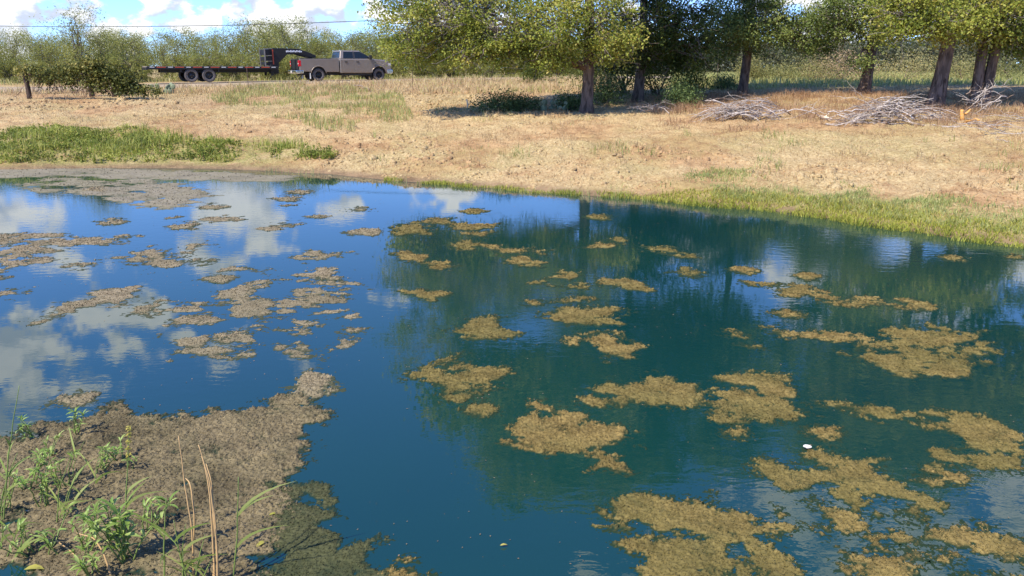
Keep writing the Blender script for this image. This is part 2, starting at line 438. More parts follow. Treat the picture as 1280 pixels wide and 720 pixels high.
def mat_mat(name, top0, top1, low, olive=(.10, .10, .030), wetness=.35):
    m, t, o = mat(name)
    g = t.node('ShaderNodeTexCoord'); V = g.outputs['Object']
    v = attr(t); h = attr(t, 'rise'); n = t.noise(V, 3.0, 4, .6)
    c = t.mix(t.math('ADD', t.math('MULTIPLY', v, .75), t.maprange(n, .3, .7, -.1, .35), clamp=True), top0, top1)
    oi = t.node('ShaderNodeObjectInfo'); n2 = t.noise(V, 1.3, 3, .5)
    c = t.mix(t.math('MULTIPLY', t.maprange(t.math('ADD', n2, t.math('MULTIPLY', oi.outputs['Random'], .35)), .42, .95), .5), c, olive)
    n3 = t.noise(V, .9, 4, .6, .5)
    c = t.mix(t.maprange(n3, .50, .72, 0, wetness), c, tuple(q * .42 for q in top0))
    c = t.mix(t.maprange(h, 0.0, .6), low, c)
    p = principled(t, o, c, .85, 0, .15)
    return m
M['mat_gold'] = mat_mat('algae_gold', (.070, .050, .016), (.32, .23, .082), (.016, .034, .016))
M['mat_grey'] = mat_mat('algae_grey', (.15, .118, .072), (.34, .275, .17), (.045, .055, .030), (.17, .15, .085))
M['mat_near'] = mat_mat('algae_near', (.095, .076, .044), (.27, .215, .118), (.020, .032, .018), (.13, .115, .055), .75)
M['mat_sunk'] = mat_mat('algae_sunk', (.035, .042, .020), (.125, .115, .055), (.012, .030, .020), (.05, .065, .025))
M['scum'] = mat_mat('pond_scum', (.19, .165, .115), (.28, .245, .175), (.13, .125, .075), (.20, .18, .10))

# ------------------------------------------------------------------ the land
def axis(lo, hi, core0, core1, step, grow):
    a = list(np.arange(core0, core1, step)); s = step
    while a[-1] < hi: s *= grow; a.append(a[-1] + s)
    s = step
    while a[0] > lo: s *= grow; a.insert(0, a[0] - s)
    return np.array(a)
gx = axis(-1800, 1800, -19, 21, .13, 1.14); gy = axis(-600, 3000, 12.5, 33, .12, 1.09)
GX, GY = np.meshgrid(gx, gy)
Z, Dd = terr(GX, GY, fine=True, full=True)
nx, ny = len(gx), len(gy)
idx = np.arange(nx * ny).reshape(ny, nx)
Qg = np.stack([idx[:-1, :-1], idx[:-1, 1:], idx[1:, 1:], idx[1:, :-1]], -1).reshape(-1, 4)
pu, pv = proj(GX, GY, Z)
field = smooth(37, 44, GY) * smooth(4, 12, GX)
left_green = smooth(40, 60, GY) * .35
mid = np.where(GY > 8, smooth(.0, .35, fbm(GX * .35, GY * .35, 51, 3)) * .25, .5)
band = (1 - smooth(.6, 2.2, Dd)) * smooth(2, 6, GX) * .75
lband = (1 - smooth(2.2, 4.2, Dd)) * (1 - smooth(-9, -5, GX)) * .8
green = np.clip(np.maximum.reduce([field, left_green, mid, band, lband]), 0, 1)
wet = (1 - smooth(.1, .55, Dd)) * .9
me = make_mesh('ground', np.stack([GX, GY, Z], -1), Qg, None, M['ground'], None, True, {'green': green.ravel(), 'wet': wet.ravel()})
link('ground', me, kind='structure')

# pond surface
me = make_mesh('pond_water', [(-45, -1, 0), (18, -1, 0), (18, 32, 0), (-45, 32, 0)], [(0, 1, 2, 3)], None, M['water'])
link('pond_water', me, kind='structure')

# road on which the truck stands
TRUCK_YAW = R(31)
RD = Vector((math.cos(TRUCK_YAW), math.sin(TRUCK_YAW), 0)); RN = Vector((-RD.y, RD.x, 0))
RW = PY(399, 102.5, 51.5); RW.z = 0                        # rear right wheel of the truck on the ground
def road_pt(s, n=0.0): return RW + RD * s + RN * n         # s along the road from the rear wheel, n away from us
ss = np.linspace(-120, 160, 141); nn = np.array([-1.2, -1.0, 1.6, 4.2, 4.4])
RV = []
for s in ss:
    for k, n in enumerate(nn):
        q = road_pt(s, n); z = T1(q.x, q.y)
        c = road_pt(s, 1.6); zc = T1(c.x, c.y) + .07
        RV.append((q.x, q.y, zc if 0 < k < 4 else min(z, zc) - .08))
i2 = np.arange(len(ss) * 5).reshape(-1, 5)
Qr = np.stack([i2[:-1, :-1], i2[1:, :-1], i2[1:, 1:], i2[:-1, 1:]], -1).reshape(-1, 4)
link('road', make_mesh('road', RV, Qr[:, ::-1], None, M['road'], None, True), kind='structure')
def road_z(s):
    c = road_pt(s, 1.6); return T1(c.x, c.y) + .07

# ------------------------------------------------------------------ oaks
def oak(name, label, base, r0, fork, lobes, leafmat, seed, lean=(0, 0), trunks=1, leaf=.105, dens=1.0, barkmat='oak_bark'):
    rng = np.random.default_rng(seed); bx, by = base; bz = T1(bx, by) - .08
    root = thing(name, label, 'tree', (bx, by, bz)); org = np.array([bx, by, bz])
    tops = []
    for k in range(trunks):
        off = np.array([(k - (trunks - 1) / 2) * r0 * 1.3, 0, 0]); ln = np.array([lean[0] + (k - (trunks - 1) / 2) * .30, lean[1], 0])
        m = 16; t = np.linspace(0, 1, m)
        H = max(l[2] for l in lobes) * .72
        p = org + off + np.stack([ln[0] * t * H * .35 + .10 * np.sin(t * 5 + k), ln[1] * t * H * .35 + .08 * np.cos(t * 4), t ** 1.15 * H], 1)
        rad = r0 * (1 - .78 * t) * (1 + .40 * np.exp(-((p[:, 2] - bz) / .35))) + .03
        V, Q, Tr = tube(p, rad, 12)
        ang = np.arctan2(V[:, 1] - by, V[:, 0] - bx)
        V[:, :2] += (np.stack([np.cos(ang), np.sin(ang)], 1)) * (.06 * r0 * np.sin(ang * 5 + V[:, 2] * 2))[:, None]
        b = MB(); b.add(V, Q, Tr)
        link('trunk', b.mesh('trunk', M[barkmat], org, True), root); tops.append(p)
    crown = MB(); twigs = MB()
    for li, (cx, cy, cz, rx, ry, rz, nc, br) in enumerate(lobes):
        tp = tops[li % len(tops)]; c = np.array([cx, cy, cz])
        hd = math.hypot(cx - bx, cy - by)
        az = np.clip(cz - .35 * hd - .4, bz + fork * .75, tp[-1, 2])
        a = tp[np.argmin(abs(tp[:, 2] - az))]
        ra = max(.05, r0 * .34 * (1 - (a[2] - bz) / 20))
        lp = wander(a, c, 9, .09, rng, .05)
        lb = MB(); V, Q, Tr = tube(lp, np.linspace(ra, ra * .35, 9), 7); lb.add(V, Q, Tr)
        link('limb', lb.mesh('limb', M[barkmat], org, True), root)
        # clusters in the outer shell of the lobe
        big = cz > 8.5; nc = int(nc * (1.7 if big else .92))
        u = unit(rng.normal(0, 1, (nc, 3))); rr = rng.uniform(.35, 1, nc) ** .6
        cc = c + u * rr[:, None] * np.array([rx, ry, rz])
        for q in cc:
            s = lp[rng.integers(4, 9)]
            tw = wander(s, q + rng.normal(0, .1, 3), 6, .16, rng, rng.uniform(-.05, .12))
            V, Q, Tr = tube(tw, np.linspace(ra * .28, .008, 6), 4, False); twigs.add(V, Q)
            for _ in range(2 if not big else 0):
                e = q + rng.normal(0, .42, 3); tw2 = wander(tw[3], e, 5, .2, rng, -.05)
                V, Q, Tr = tube(tw2, np.linspace(.016, .005, 5), 3, False); twigs.add(V, Q)
            n = int((128 if not big else 66) * dens); sp = rng.uniform(.20, .40) * (1 if not big else 1.35)
            C = q + rng.normal(0, 1, (n, 3)) * np.array([sp, sp, sp * .62])
            lf = leaf * (1.0 if not big else 2.4) * rng.uniform(.7, 1.25, n)
            V, Q = leaves(C, lf, lf * .62, rng, .45, np.array([-.35, -.5, 0]))
            cv = np.clip(br - .04 + .14 * big + rng.normal(0, .17) + rng.normal(0, .15, n), 0, 1)  # upper lobes lightened: sunlight on the crown put into the leaf colour
            crown.add(V, Q, None, np.repeat(cv, 4))
    link('twigs', twigs.mesh('twigs', M['pale_twig'], org), root, kind='stuff')
    link('crown', crown.mesh('crown', M[leafmat], org), root)
    return root

b1 = PT(733, 141); b2 = PT(797, 128); b3 = PT(928, 119); b4 = PT(1080, 117); b5 = PT(1168, 137); b6 = PT(1222, 134)
print('oaks', [tuple(round(q, 2) for q in b) for b in (b1, b2, b3, b4, b5, b6)])
def rel(b, L):  # lobes given by pixel column/row of their centre at a depth, or by place
    out = []
    for (px, py, dy, rx, ry, rz, n, br) in L:
        c = PY(px, py, b.y + dy); out.append((c.x, c.y, c.z, rx, ry, rz, n, br))
    return out
def up(b, L): return [(b.x + x, b.y + y, z, rx, ry, rz, n, br) for (x, y, z, rx, ry, rz, n, br) in L]
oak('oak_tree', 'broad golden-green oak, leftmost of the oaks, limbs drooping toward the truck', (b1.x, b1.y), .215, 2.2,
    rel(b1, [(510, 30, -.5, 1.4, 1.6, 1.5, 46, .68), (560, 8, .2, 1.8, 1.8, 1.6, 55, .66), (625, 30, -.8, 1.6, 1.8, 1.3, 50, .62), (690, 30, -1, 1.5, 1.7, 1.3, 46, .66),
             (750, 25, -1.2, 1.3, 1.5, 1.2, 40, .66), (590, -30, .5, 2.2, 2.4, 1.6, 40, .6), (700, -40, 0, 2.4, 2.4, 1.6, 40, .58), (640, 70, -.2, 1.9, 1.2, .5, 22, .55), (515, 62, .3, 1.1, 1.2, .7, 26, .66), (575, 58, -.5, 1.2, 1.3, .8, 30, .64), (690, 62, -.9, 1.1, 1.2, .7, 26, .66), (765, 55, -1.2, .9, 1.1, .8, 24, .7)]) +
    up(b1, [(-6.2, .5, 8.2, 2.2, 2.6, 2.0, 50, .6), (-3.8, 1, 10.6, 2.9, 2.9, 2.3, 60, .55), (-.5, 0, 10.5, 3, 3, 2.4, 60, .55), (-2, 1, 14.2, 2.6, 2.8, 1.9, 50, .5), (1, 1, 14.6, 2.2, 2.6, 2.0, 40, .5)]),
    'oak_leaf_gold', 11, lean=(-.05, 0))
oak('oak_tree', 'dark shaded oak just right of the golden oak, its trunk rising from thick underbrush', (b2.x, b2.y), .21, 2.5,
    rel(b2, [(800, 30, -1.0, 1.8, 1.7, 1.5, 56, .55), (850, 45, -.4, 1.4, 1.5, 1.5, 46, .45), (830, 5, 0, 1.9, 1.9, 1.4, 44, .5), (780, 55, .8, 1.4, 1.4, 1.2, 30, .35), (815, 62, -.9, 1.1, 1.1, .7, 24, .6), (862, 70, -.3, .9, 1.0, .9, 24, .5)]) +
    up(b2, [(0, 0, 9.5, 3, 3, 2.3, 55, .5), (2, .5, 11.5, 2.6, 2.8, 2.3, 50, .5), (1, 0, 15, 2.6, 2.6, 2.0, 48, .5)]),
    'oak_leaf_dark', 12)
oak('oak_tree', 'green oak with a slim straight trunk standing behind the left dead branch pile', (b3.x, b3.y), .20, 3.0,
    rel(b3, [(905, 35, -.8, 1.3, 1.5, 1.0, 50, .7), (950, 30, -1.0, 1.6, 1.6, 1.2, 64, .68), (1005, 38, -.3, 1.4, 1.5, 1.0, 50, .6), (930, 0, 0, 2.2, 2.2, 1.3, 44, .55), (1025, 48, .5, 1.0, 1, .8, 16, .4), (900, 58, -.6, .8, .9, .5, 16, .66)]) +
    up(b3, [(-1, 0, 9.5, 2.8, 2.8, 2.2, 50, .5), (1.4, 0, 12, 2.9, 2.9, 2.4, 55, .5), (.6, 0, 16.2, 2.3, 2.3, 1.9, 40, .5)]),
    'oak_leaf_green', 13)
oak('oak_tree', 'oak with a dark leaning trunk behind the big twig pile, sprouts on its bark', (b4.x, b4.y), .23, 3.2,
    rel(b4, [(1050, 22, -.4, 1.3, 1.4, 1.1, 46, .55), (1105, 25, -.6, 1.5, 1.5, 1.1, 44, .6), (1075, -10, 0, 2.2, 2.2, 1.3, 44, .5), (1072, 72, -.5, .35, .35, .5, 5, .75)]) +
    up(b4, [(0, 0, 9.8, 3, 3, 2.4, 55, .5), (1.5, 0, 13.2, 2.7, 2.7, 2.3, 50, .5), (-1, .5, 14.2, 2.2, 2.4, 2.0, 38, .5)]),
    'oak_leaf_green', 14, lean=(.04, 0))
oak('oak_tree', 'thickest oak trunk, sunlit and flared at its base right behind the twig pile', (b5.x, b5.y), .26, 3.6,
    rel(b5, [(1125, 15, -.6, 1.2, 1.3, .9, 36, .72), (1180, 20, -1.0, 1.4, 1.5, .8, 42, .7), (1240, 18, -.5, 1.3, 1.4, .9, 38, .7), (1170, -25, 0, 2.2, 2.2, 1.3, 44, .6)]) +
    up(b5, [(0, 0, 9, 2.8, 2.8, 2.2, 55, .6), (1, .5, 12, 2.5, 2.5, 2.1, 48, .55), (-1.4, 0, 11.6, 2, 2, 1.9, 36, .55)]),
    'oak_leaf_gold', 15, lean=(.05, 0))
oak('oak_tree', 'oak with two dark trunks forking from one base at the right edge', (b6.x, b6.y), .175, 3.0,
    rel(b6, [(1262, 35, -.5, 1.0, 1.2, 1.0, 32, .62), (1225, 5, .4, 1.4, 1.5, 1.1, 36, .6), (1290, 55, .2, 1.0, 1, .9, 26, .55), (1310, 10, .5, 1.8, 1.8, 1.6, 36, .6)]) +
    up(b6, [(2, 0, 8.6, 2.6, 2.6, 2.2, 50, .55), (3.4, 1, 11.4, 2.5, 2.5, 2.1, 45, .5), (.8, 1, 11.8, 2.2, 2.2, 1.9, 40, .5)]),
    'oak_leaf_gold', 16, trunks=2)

# ------------------------------------------------------------------ shrubs and bushes
def bush(name, label, cat, base, rx, ry, h, n, lsize, leafmat, seed, stems=7, barkmat='mesquite_bark', br=.5, wr=.5, up_=.4, group=None, lift=.25, clumps=None, spread=.28):
    rng = np.random.default_rng(seed); org = np.array([base[0], base[1], T1(base[0], base[1]) - .03])
    root = thing(name, label, cat, org, group)
    st = MB(); fo = MB()
    nc = clumps or max(8, int(n / 60)); 
    u = unit(rng.normal(0, 1, (nc, 3))); u[:, 2] = np.abs(u[:, 2]) if lift < .3 else u[:, 2]
    rr = rng.uniform(.3, 1, nc) ** .6
    cc = org + np.array([0, 0, h * lift]) + u * rr[:, None] * np.array([rx, ry, h * (1 - lift) * (.95 if lift < .3 else .5)])
    if lift >= .3: cc[:, 2] += h * (1 - lift) * .45
    for k in range(stems):
        e = cc[rng.integers(nc)]
        V, Q, Tr = tube(wander(org + rng.normal(0, .08, 3) * np.array([rx, ry, 0]), e, 6, .1, rng, .06), np.linspace(.018 + .012 * h, .006, 6), 5, False)
        st.add(V, Q)
    for q in cc:
        m = int(n / nc); s = spread * (rx + h) * .5
        C = q + rng.normal(0, 1, (m, 3)) * np.array([s, s, s * .75]); C[:, 2] = np.maximum(C[:, 2], org[2] + .02)
        lf = lsize * rng.uniform(.6, 1.3, m); V, Q = leaves(C, lf, lf * wr, rng, up_)
        fo.add(V, Q, None, np.repeat(np.clip(br + rng.normal(0, .12) + rng.normal(0, .16, m), 0, 1), 4))
    link('stems', st.mesh('stems', M[barkmat], org, True), root)
    link('foliage', fo.mesh('foliage', M[leafmat], org), root)
    return root
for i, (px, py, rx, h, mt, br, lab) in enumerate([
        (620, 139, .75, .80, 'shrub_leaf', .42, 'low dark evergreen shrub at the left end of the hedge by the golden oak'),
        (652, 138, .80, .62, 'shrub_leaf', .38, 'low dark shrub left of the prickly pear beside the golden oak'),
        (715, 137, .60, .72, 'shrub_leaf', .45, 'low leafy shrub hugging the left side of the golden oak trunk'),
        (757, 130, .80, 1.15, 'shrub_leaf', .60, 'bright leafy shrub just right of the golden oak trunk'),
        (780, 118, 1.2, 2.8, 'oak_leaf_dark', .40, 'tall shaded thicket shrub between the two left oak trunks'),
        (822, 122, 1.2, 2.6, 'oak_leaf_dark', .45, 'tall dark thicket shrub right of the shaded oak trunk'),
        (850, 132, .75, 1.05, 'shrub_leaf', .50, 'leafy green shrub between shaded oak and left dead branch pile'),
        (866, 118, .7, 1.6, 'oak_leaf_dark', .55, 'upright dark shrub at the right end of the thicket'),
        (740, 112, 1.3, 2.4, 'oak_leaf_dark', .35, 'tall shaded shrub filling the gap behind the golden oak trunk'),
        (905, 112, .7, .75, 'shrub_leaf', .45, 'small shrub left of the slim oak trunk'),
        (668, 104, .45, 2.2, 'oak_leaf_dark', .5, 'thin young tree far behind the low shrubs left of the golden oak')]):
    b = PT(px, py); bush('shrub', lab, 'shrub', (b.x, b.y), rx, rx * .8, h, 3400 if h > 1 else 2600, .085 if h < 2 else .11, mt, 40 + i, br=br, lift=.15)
for i, (px, py, rx, h, mt, br, lab) in enumerate([
        (968, 107, 1.7, .80, 'weed_leaf', .45, 'low green weed mound right of the slim oak'),
        (1008, 105.5, 2.0, 1.15, 'weed_leaf', .55, 'pale green weed mound left of the leaning oak trunk'),
        (1050, 104, 2.1, 1.5, 'straw_leaf', .55, 'dry straw-coloured vine mound beside the leaning oak trunk'),
        (1128, 104, 2.4, 1.3, 'weed_leaf', .75, 'yellowish weed mound between leaning oak and thickest oak'),
        (1200, 105, 1.8, 1.2, 'weed_leaf', .6, 'green weeds behind the thickest oak and the twin-trunk oak'),
        (1262, 106, 2.0, 1.2, 'weed_leaf', .4, 'green weed mound right of the twin-trunk oak at the right edge'),
        (936, 104, .6, 1.3, 'weed_leaf', .6, 'small upright sapling in the field behind the left dead branch pile')]):
    b = PY(px, 102, 50); h *= 1.25; bush('weed_mound', lab, 'weeds', (b.x, b.y), rx, rx * .7, h, 5200, .09, mt, 80 + i, br=br, lift=.1, barkmat='brown_wood')

# ------------------------------------------------------------------ mesquite thicket behind the road
def mesquite_proto(seed, h, rad, n):
    rng = np.random.default_rng(seed); st = MB(); fo = MB()
    for k in range(7):
        a = rng.uniform(0, 6.28); e = np.array([math.cos(a) * rad * rng.uniform(.2, .9), math.sin(a) * rad * rng.uniform(.2, .9), h * rng.uniform(.6, 1)])
        p = wander(np.array([math.cos(a), math.sin(a), 0]) * .12, e, 8, .07, rng, .05)
        V, Q, Tr = tube(p, np.linspace(.065, .012, 8), 5, False); st.add(V, Q)
        for j in range(9):
            s = p[rng.integers(2, 8)]; d = rng.normal(0, 1, 3) * np.array([rad * .4, rad * .4, h * .14]) + np.array([0, 0, h * .05])
            q = s + d; q[2] = min(max(q[2], h * .14), h * 1.02)
            V, Q, Tr = tube(wander(s, q, 5, .12, rng, .06), np.linspace(.022, .006, 5), 3, False); st.add(V, Q)
            m = n // 63; C = q + rng.normal(0, 1, (m, 3)) * np.array([.36, .36, .28]) * (h / 4.5)
            lf = rng.uniform(.09, .2, m); V, Q = leaves(C, lf, lf * .3, rng, .1, droop=.4)
            fo.add(V, Q, None, np.repeat(np.clip(.5 + rng.normal(0, .12) + rng.normal(0, .15, m), 0, 1), 4))
    return st.mesh('stems', M['mesquite_bark'], smoothf=True), fo.mesh('foliage', M['mesquite_leaf'])
MP = [mesquite_proto(200 + i, h, r, n) for i, (h, r, n) in enumerate([(4.6, 1.9, 6300), (4.1, 2.1, 6300), (5.2, 1.8, 5000), (3.6, 2.2, 6300), (2.2, 1.6, 5000)])]
rngm = np.random.default_rng(5)
def mesquite(s, n, k, sc, label, row=None):
    q = road_pt(s, n); z = T1(q.x, q.y) - .05
    if row is not None:
        px, _ = proj(q.x, q.y, 3.0); sc = (PY(px, (66, 48, 40, 36)[row] + rngm.uniform(-7, 9), q.y).z - z) / (4.7, 4.2, 5.3, 3.7, 2.3)[k] * 1.0
    o = thing('mesquite_tree', label, 'tree', (q.x, q.y, z), 'mesquite trees beyond the road', rngm.uniform(0, 6.28))
    o.scale = (sc, sc, sc * rngm.uniform(.92, 1.08))
    link('stems', MP[k][0], o); link('foliage', MP[k][1], o)
for s in np.arange(-24, 30, 2.1):
    for row, (n, k) in enumerate([(7.5, 4), (9.5, None), (13, None), (18, None)]):
        s2 = s + rngm.uniform(-.8, .8); kk = k if k is not None else int(rngm.integers(0, 4))
        q = road_pt(s2, n); px, _ = proj(q.x, q.y, 3.0)
        if px > 760 or px < -60: continue
        wh = ('behind the vine-covered fence' if px < 170 else 'behind the flatbed trailer deck' if px < 335 else 'behind the trailer neck and pickup truck' if px < 490
              else 'seen under the golden oak limbs')
        rw = ('low front-row mesquite bush ', 'feathery mesquite tree in the second row ', 'feathery mesquite tree in the third row ', 'rearmost mesquite tree of the thicket ')[row]
        mesquite(s2, n + rngm.uniform(-.8, .8), kk, rngm.uniform(.8, 1.02) * (.85 if px > 480 else .96), rw + wh, row)
mesquite(*[(-13.2), 8.5], 2, .92, 'tall sparse mesquite whose top stands against the cloud left of the trailer')
mesquite(-21.0, 9.0, 2, .82, 'tall mesquite against the sky at the far left edge')
mesquite(1.6, 10, 1, 1.0, 'bluish rounded mesquite just above the truck hood beside the golden oak')

# far wood across the field on the right: one mass
rng = np.random.default_rng(9); fo = MB(); st = MB()
N = 700
X = rng.uniform(8, 105, N); Y = 98 + rng.uniform(0, 14, N) - (X - 40) * .10; hh = 4.0 + .7 * fbm(X * .12, Y * .12, 5, 3) + rng.uniform(-.3, .4, N)
hh = hh + smooth(40, 75, X) * .9
for x, y, h in zip(X, Y, hh):
    z0 = 2.2; m = 150
    C = np.array([x, y, z0]) + np.stack([rng.normal(0, .9, m), rng.normal(0, .9, m), h * np.clip(rng.beta(1.7, 1.2, m), .02, 1)], 1)
    lf = rng.uniform(.25, .48, m); V, Q = leaves(C, lf, lf * .6, rng, .2)
    fo.add(V, Q, None, np.repeat(np.clip(.45 + rng.normal(0, .12) + rng.normal(0, .15, m), 0, 1), 4))
    V, Q, Tr = tube(wander((x, y, z0 - .2), (x + rng.normal(0, .4), y, z0 + h * .8), 4, .1, rng), np.linspace(.06, .02, 4), 3, False); fo.add(V, Q, None, .9)
link('far_wood', fo.mesh('far_wood', M['wood_leaf']), label='grey-green brush wood across the far field on the right', category='wood', kind='stuff')

# ------------------------------------------------------------------ grass and other ground cover
def scatter(n, xr, yr, test, rng):
    X = rng.uniform(*xr, n); Y = rng.uniform(*yr, n); Z, d = terr(X, Y, True, True)
    u, v = proj(X, Y, Z); k = test(X, Y, d, u, v)
    return np.stack([X, Y, Z - .01], 1)[k], d[k]
def grass(name, label, pts, h, wd, mname, rng, br=.5, lean=.35, bend=.35, clump=1):
    if clump > 1:
        pts = np.repeat(pts, clump, 0) + rng.normal(0, 1, (len(pts) * clump, 3)) * np.array([.05, .05, 0])
    hh = h * rng.uniform(.5, 1.2, len(pts)) * (1 + .7 * fbm(pts[:, 0] * 1.1, pts[:, 1] * 1.1, 79, 3))
    V, Q, Tr = blades(pts, hh, wd * rng.uniform(.7, 1.3, len(pts)), rng, lean, bend)
    b = MB(); pv = br + .42 * fbm(pts[:, 0] * 1.3, pts[:, 1] * 1.3, 77, 3) + rng.normal(0, .15, len(pts))
    b.add(V, Q, Tr, np.repeat(np.clip(pv, 0, 1), 5))
    return link(name, b.mesh(name, M[mname]), label=label, category='grass', kind='stuff')
rng = np.random.default_rng(21)
LB = [(-40, 168), (30, 163), (70, 158), (120, 168), (160, 160), (215, 172), (300, 180), (380, 182), (425, 190), (420, 199), (330, 203), (200, 204), (-40, 205)]
def t_lush(X, Y, d, u, v): return inpoly(u, v + 3 * fbm(X * 2, Y * 2, 4, 2), LB) & (fbm(X * .8, Y * .8, 8, 3) > -.14 + .22 * smooth(200, 420, u) + rng.normal(0, .22, len(X))) & (d > .45 + .3 * fbm(X * 1.2, Y * 1.2, 9, 2))
p, _ = scatter(42000, (-24, -4), (22, 32), t_lush, rng)
grass('shore_grass', 'lush green grass along the left far shore', p, .22, .022, 'grass_lush', rng, .55, 1.0, .6)
Cw = p[rng.choice(len(p), 16000)] + np.stack([np.zeros(16000), np.zeros(16000), rng.uniform(.02, .19, 16000)], 1)
lw = rng.uniform(.05, .11, 16000); V, Q = leaves(Cw, lw, lw * .55, rng, .7); b = MB(); b.add(V, Q, None, np.repeat(np.clip(.45 + .5 * fbm(Cw[:, 0] * 1.3, Cw[:, 1] * 1.3, 75, 3) + rng.normal(0, .15, 16000), 0, 1), 4))
link('shore_weeds', b.mesh('shore_weeds', M['grass_lush']), label='broad-leaved weeds mixed into the left shore grass', category='weeds', kind='stuff')
def t_lush2(X, Y, d, u, v): return inpoly(u, v, LB) & (fbm(X * .55, Y * .55, 18, 3) > .12) & (d > .7)
p, _ = scatter(26000, (-24, -4), (22, 32), t_lush2, rng)
grass('shore_grass', 'taller tussocks of bright grass on the left far shore', p, .40, .022, 'grass_lush', rng, .62, .45, .5)
G2 = [(250, 122), (300, 110), (360, 104), (440, 110), (500, 118), (520, 150), (470, 172), (400, 160), (330, 142)]
def t_g2(X, Y, d, u, v): return inpoly(u, v + 5 * fbm(X * .7, Y * .7, 4, 2), G2) & (fbm(X * .5, Y * .5, 28, 3) > -.12)
p, _ = scatter(40000, (-20, -1), (24, 50), t_g2, rng)
grass('meadow_grass', 'thin light green grass in front of the truck', p, .30, .02, 'grass_field', rng, .5)
def t_right(X, Y, d, u, v): return (u > 830) & (u < 1330) & (d > .35) & (d < 2.3 + .4 * fbm(X, Y, 3, 2)) & (fbm(X * 1.1, Y * 1.1, 38, 4) > -.30 + .22 * d + .5 * smooth(900, 835, u) + rng.normal(0, .18, len(X))) & (Y < 22)
p, _ = scatter(150000, (3, 14), (10, 22), t_right, rng)
grass('bank_grass', 'soft blue-green grass on the right bank', p, .12, .013, 'grass_blue', rng, .45, .6, .5)
def t_yel(X, Y, d, u, v): return (u > 480) & (u < 1330) & (d > -.28) & (d < .12 + .75 * smooth(700, 950, u)) & (fbm(X * 1.5, Y * 2.5, 48, 3) > -.35 + .35 * (1 - smooth(700, 900, u))) & (Y < 22.5)
p, _ = scatter(190000, (-5, 14), (10, 23), t_yel, rng); p[:, 2] = np.maximum(p[:, 2], .005)
grass('waterline_grass', 'flattened yellow-green grass along the right waterline', p, .12, .014, 'grass_yellow', rng, .5, .9, .6)
def t_reed(X, Y, d, u, v): return (u > 330) & (u < 820) & (d > -.5) & (d < .1) & (fbm(X * 1.3, Y * 1.3, 58, 3) > .05)
p, _ = scatter(9000, (-9, 5), (17, 25), t_reed, rng); p[:, 2] = -.02
grass('shallow_grass', 'thin sparse grass blades standing in the far shallows', p, .22, .010, 'grass_blue', rng, .6, .2, .2)
def t_dry(X, Y, d, u, v): return (d > .35) & (v > 95) & (u > -60) & (u < 1340) & (fbm(X * .6, Y * .6, 68, 4) > -.05)
p, _ = scatter(60000, (-27, 24), (13, 44), t_dry, rng)
grass('dry_grass', 'short dry straw grass over the tan bank and flat', p, .11, .014, 'grass_dry', rng, .5, .7, .5)
def t_dry2(X, Y, d, u, v): return (d > 1.5) & (u > -60) & (u < 1340) & (fbm(X * 1.1, Y * 1.1, 78, 4) > .30)
p, _ = scatter(70000, (-27, 24), (14, 44), t_dry2, rng)
grass('dry_tufts', 'scattered dry grass tufts on the tan bank', p, .22, .016, 'grass_dry', rng, .62, .5, .5)
def t_spr(X, Y, d, u, v): return (d > .5) & (d < 12) & (u > 420) & (u < 1340) & (fbm(X * .75, Y * .75, 88, 3) > .42)
p, _ = scatter(36000, (-8, 22), (13, 34), t_spr, rng)
grass('green_sprigs', 'scattered small green tufts on the bare bank', p, .24, .014, 'grass_field', rng, .3, .5, .5)
def t_rust(X, Y, d, u, v): return (u > 740) & (u < 1340) & (v > 116) & (fbm(X * .9, Y * .9, 98, 4) > -.15 + 1.0 * smooth(140, 180, v) + .8 * smooth(830, 745, u))
p, _ = scatter(60000, (3, 25), (20, 40), t_rust, rng)
grass('rust_grass', 'reddish dry grass around the dead branch piles', p, .30, .013, 'grass_rust', rng, .5, .8, .6)
def t_road(X, Y, d, u, v): return (u > -60) & (u < 760) & (v < 118) & (d > 10) & ((X - RW.x) * RN.x + (Y - RW.y) * RN.y < -1.2)
p, _ = scatter(50000, (-34, 12), (34, 66), t_road, rng)
grass('verge_grass', 'straw and green verge grass along the near side of the road', p, .34, .03, 'grass_dry', rng, .66, .5, .5)
def t_back(X, Y, d, u, v):
    n = (X - RW.x) * RN.x + (Y - RW.y) * RN.y
    return (u > -60) & (u < 760) & (n > 4.3) & (n < 9)
p, _ = scatter(40000, (-40, 16), (40, 76), t_back, rng)
grass('verge_grass', 'green and straw grass at the foot of the mesquite thicket', p, .38, .035, 'grass_field', rng, .6, .4, .5)
def t_field(X, Y, d, u, v): return (u > 840) & (u < 1340)
p, _ = scatter(70000, (8, 75), (40, 98), t_field, rng)
grass('field_grass', 'yellow-green grass of the far field on the right', p, .38, .04, 'grass_field', rng, .5, .4, .4)
def t_lit(X, Y, d, u, v): return (d > .3) & (v > 105) & (u > -60) & (u < 1340)
p, _ = scatter(60000, (-27, 24), (13, 42), t_lit, rng); p[:, 2] += .015
grass('straw_litter', 'flattened straw and leaf litter strewn over the bank', p, .05, .018, 'grass_dry', rng, .55, 2.6, .6)
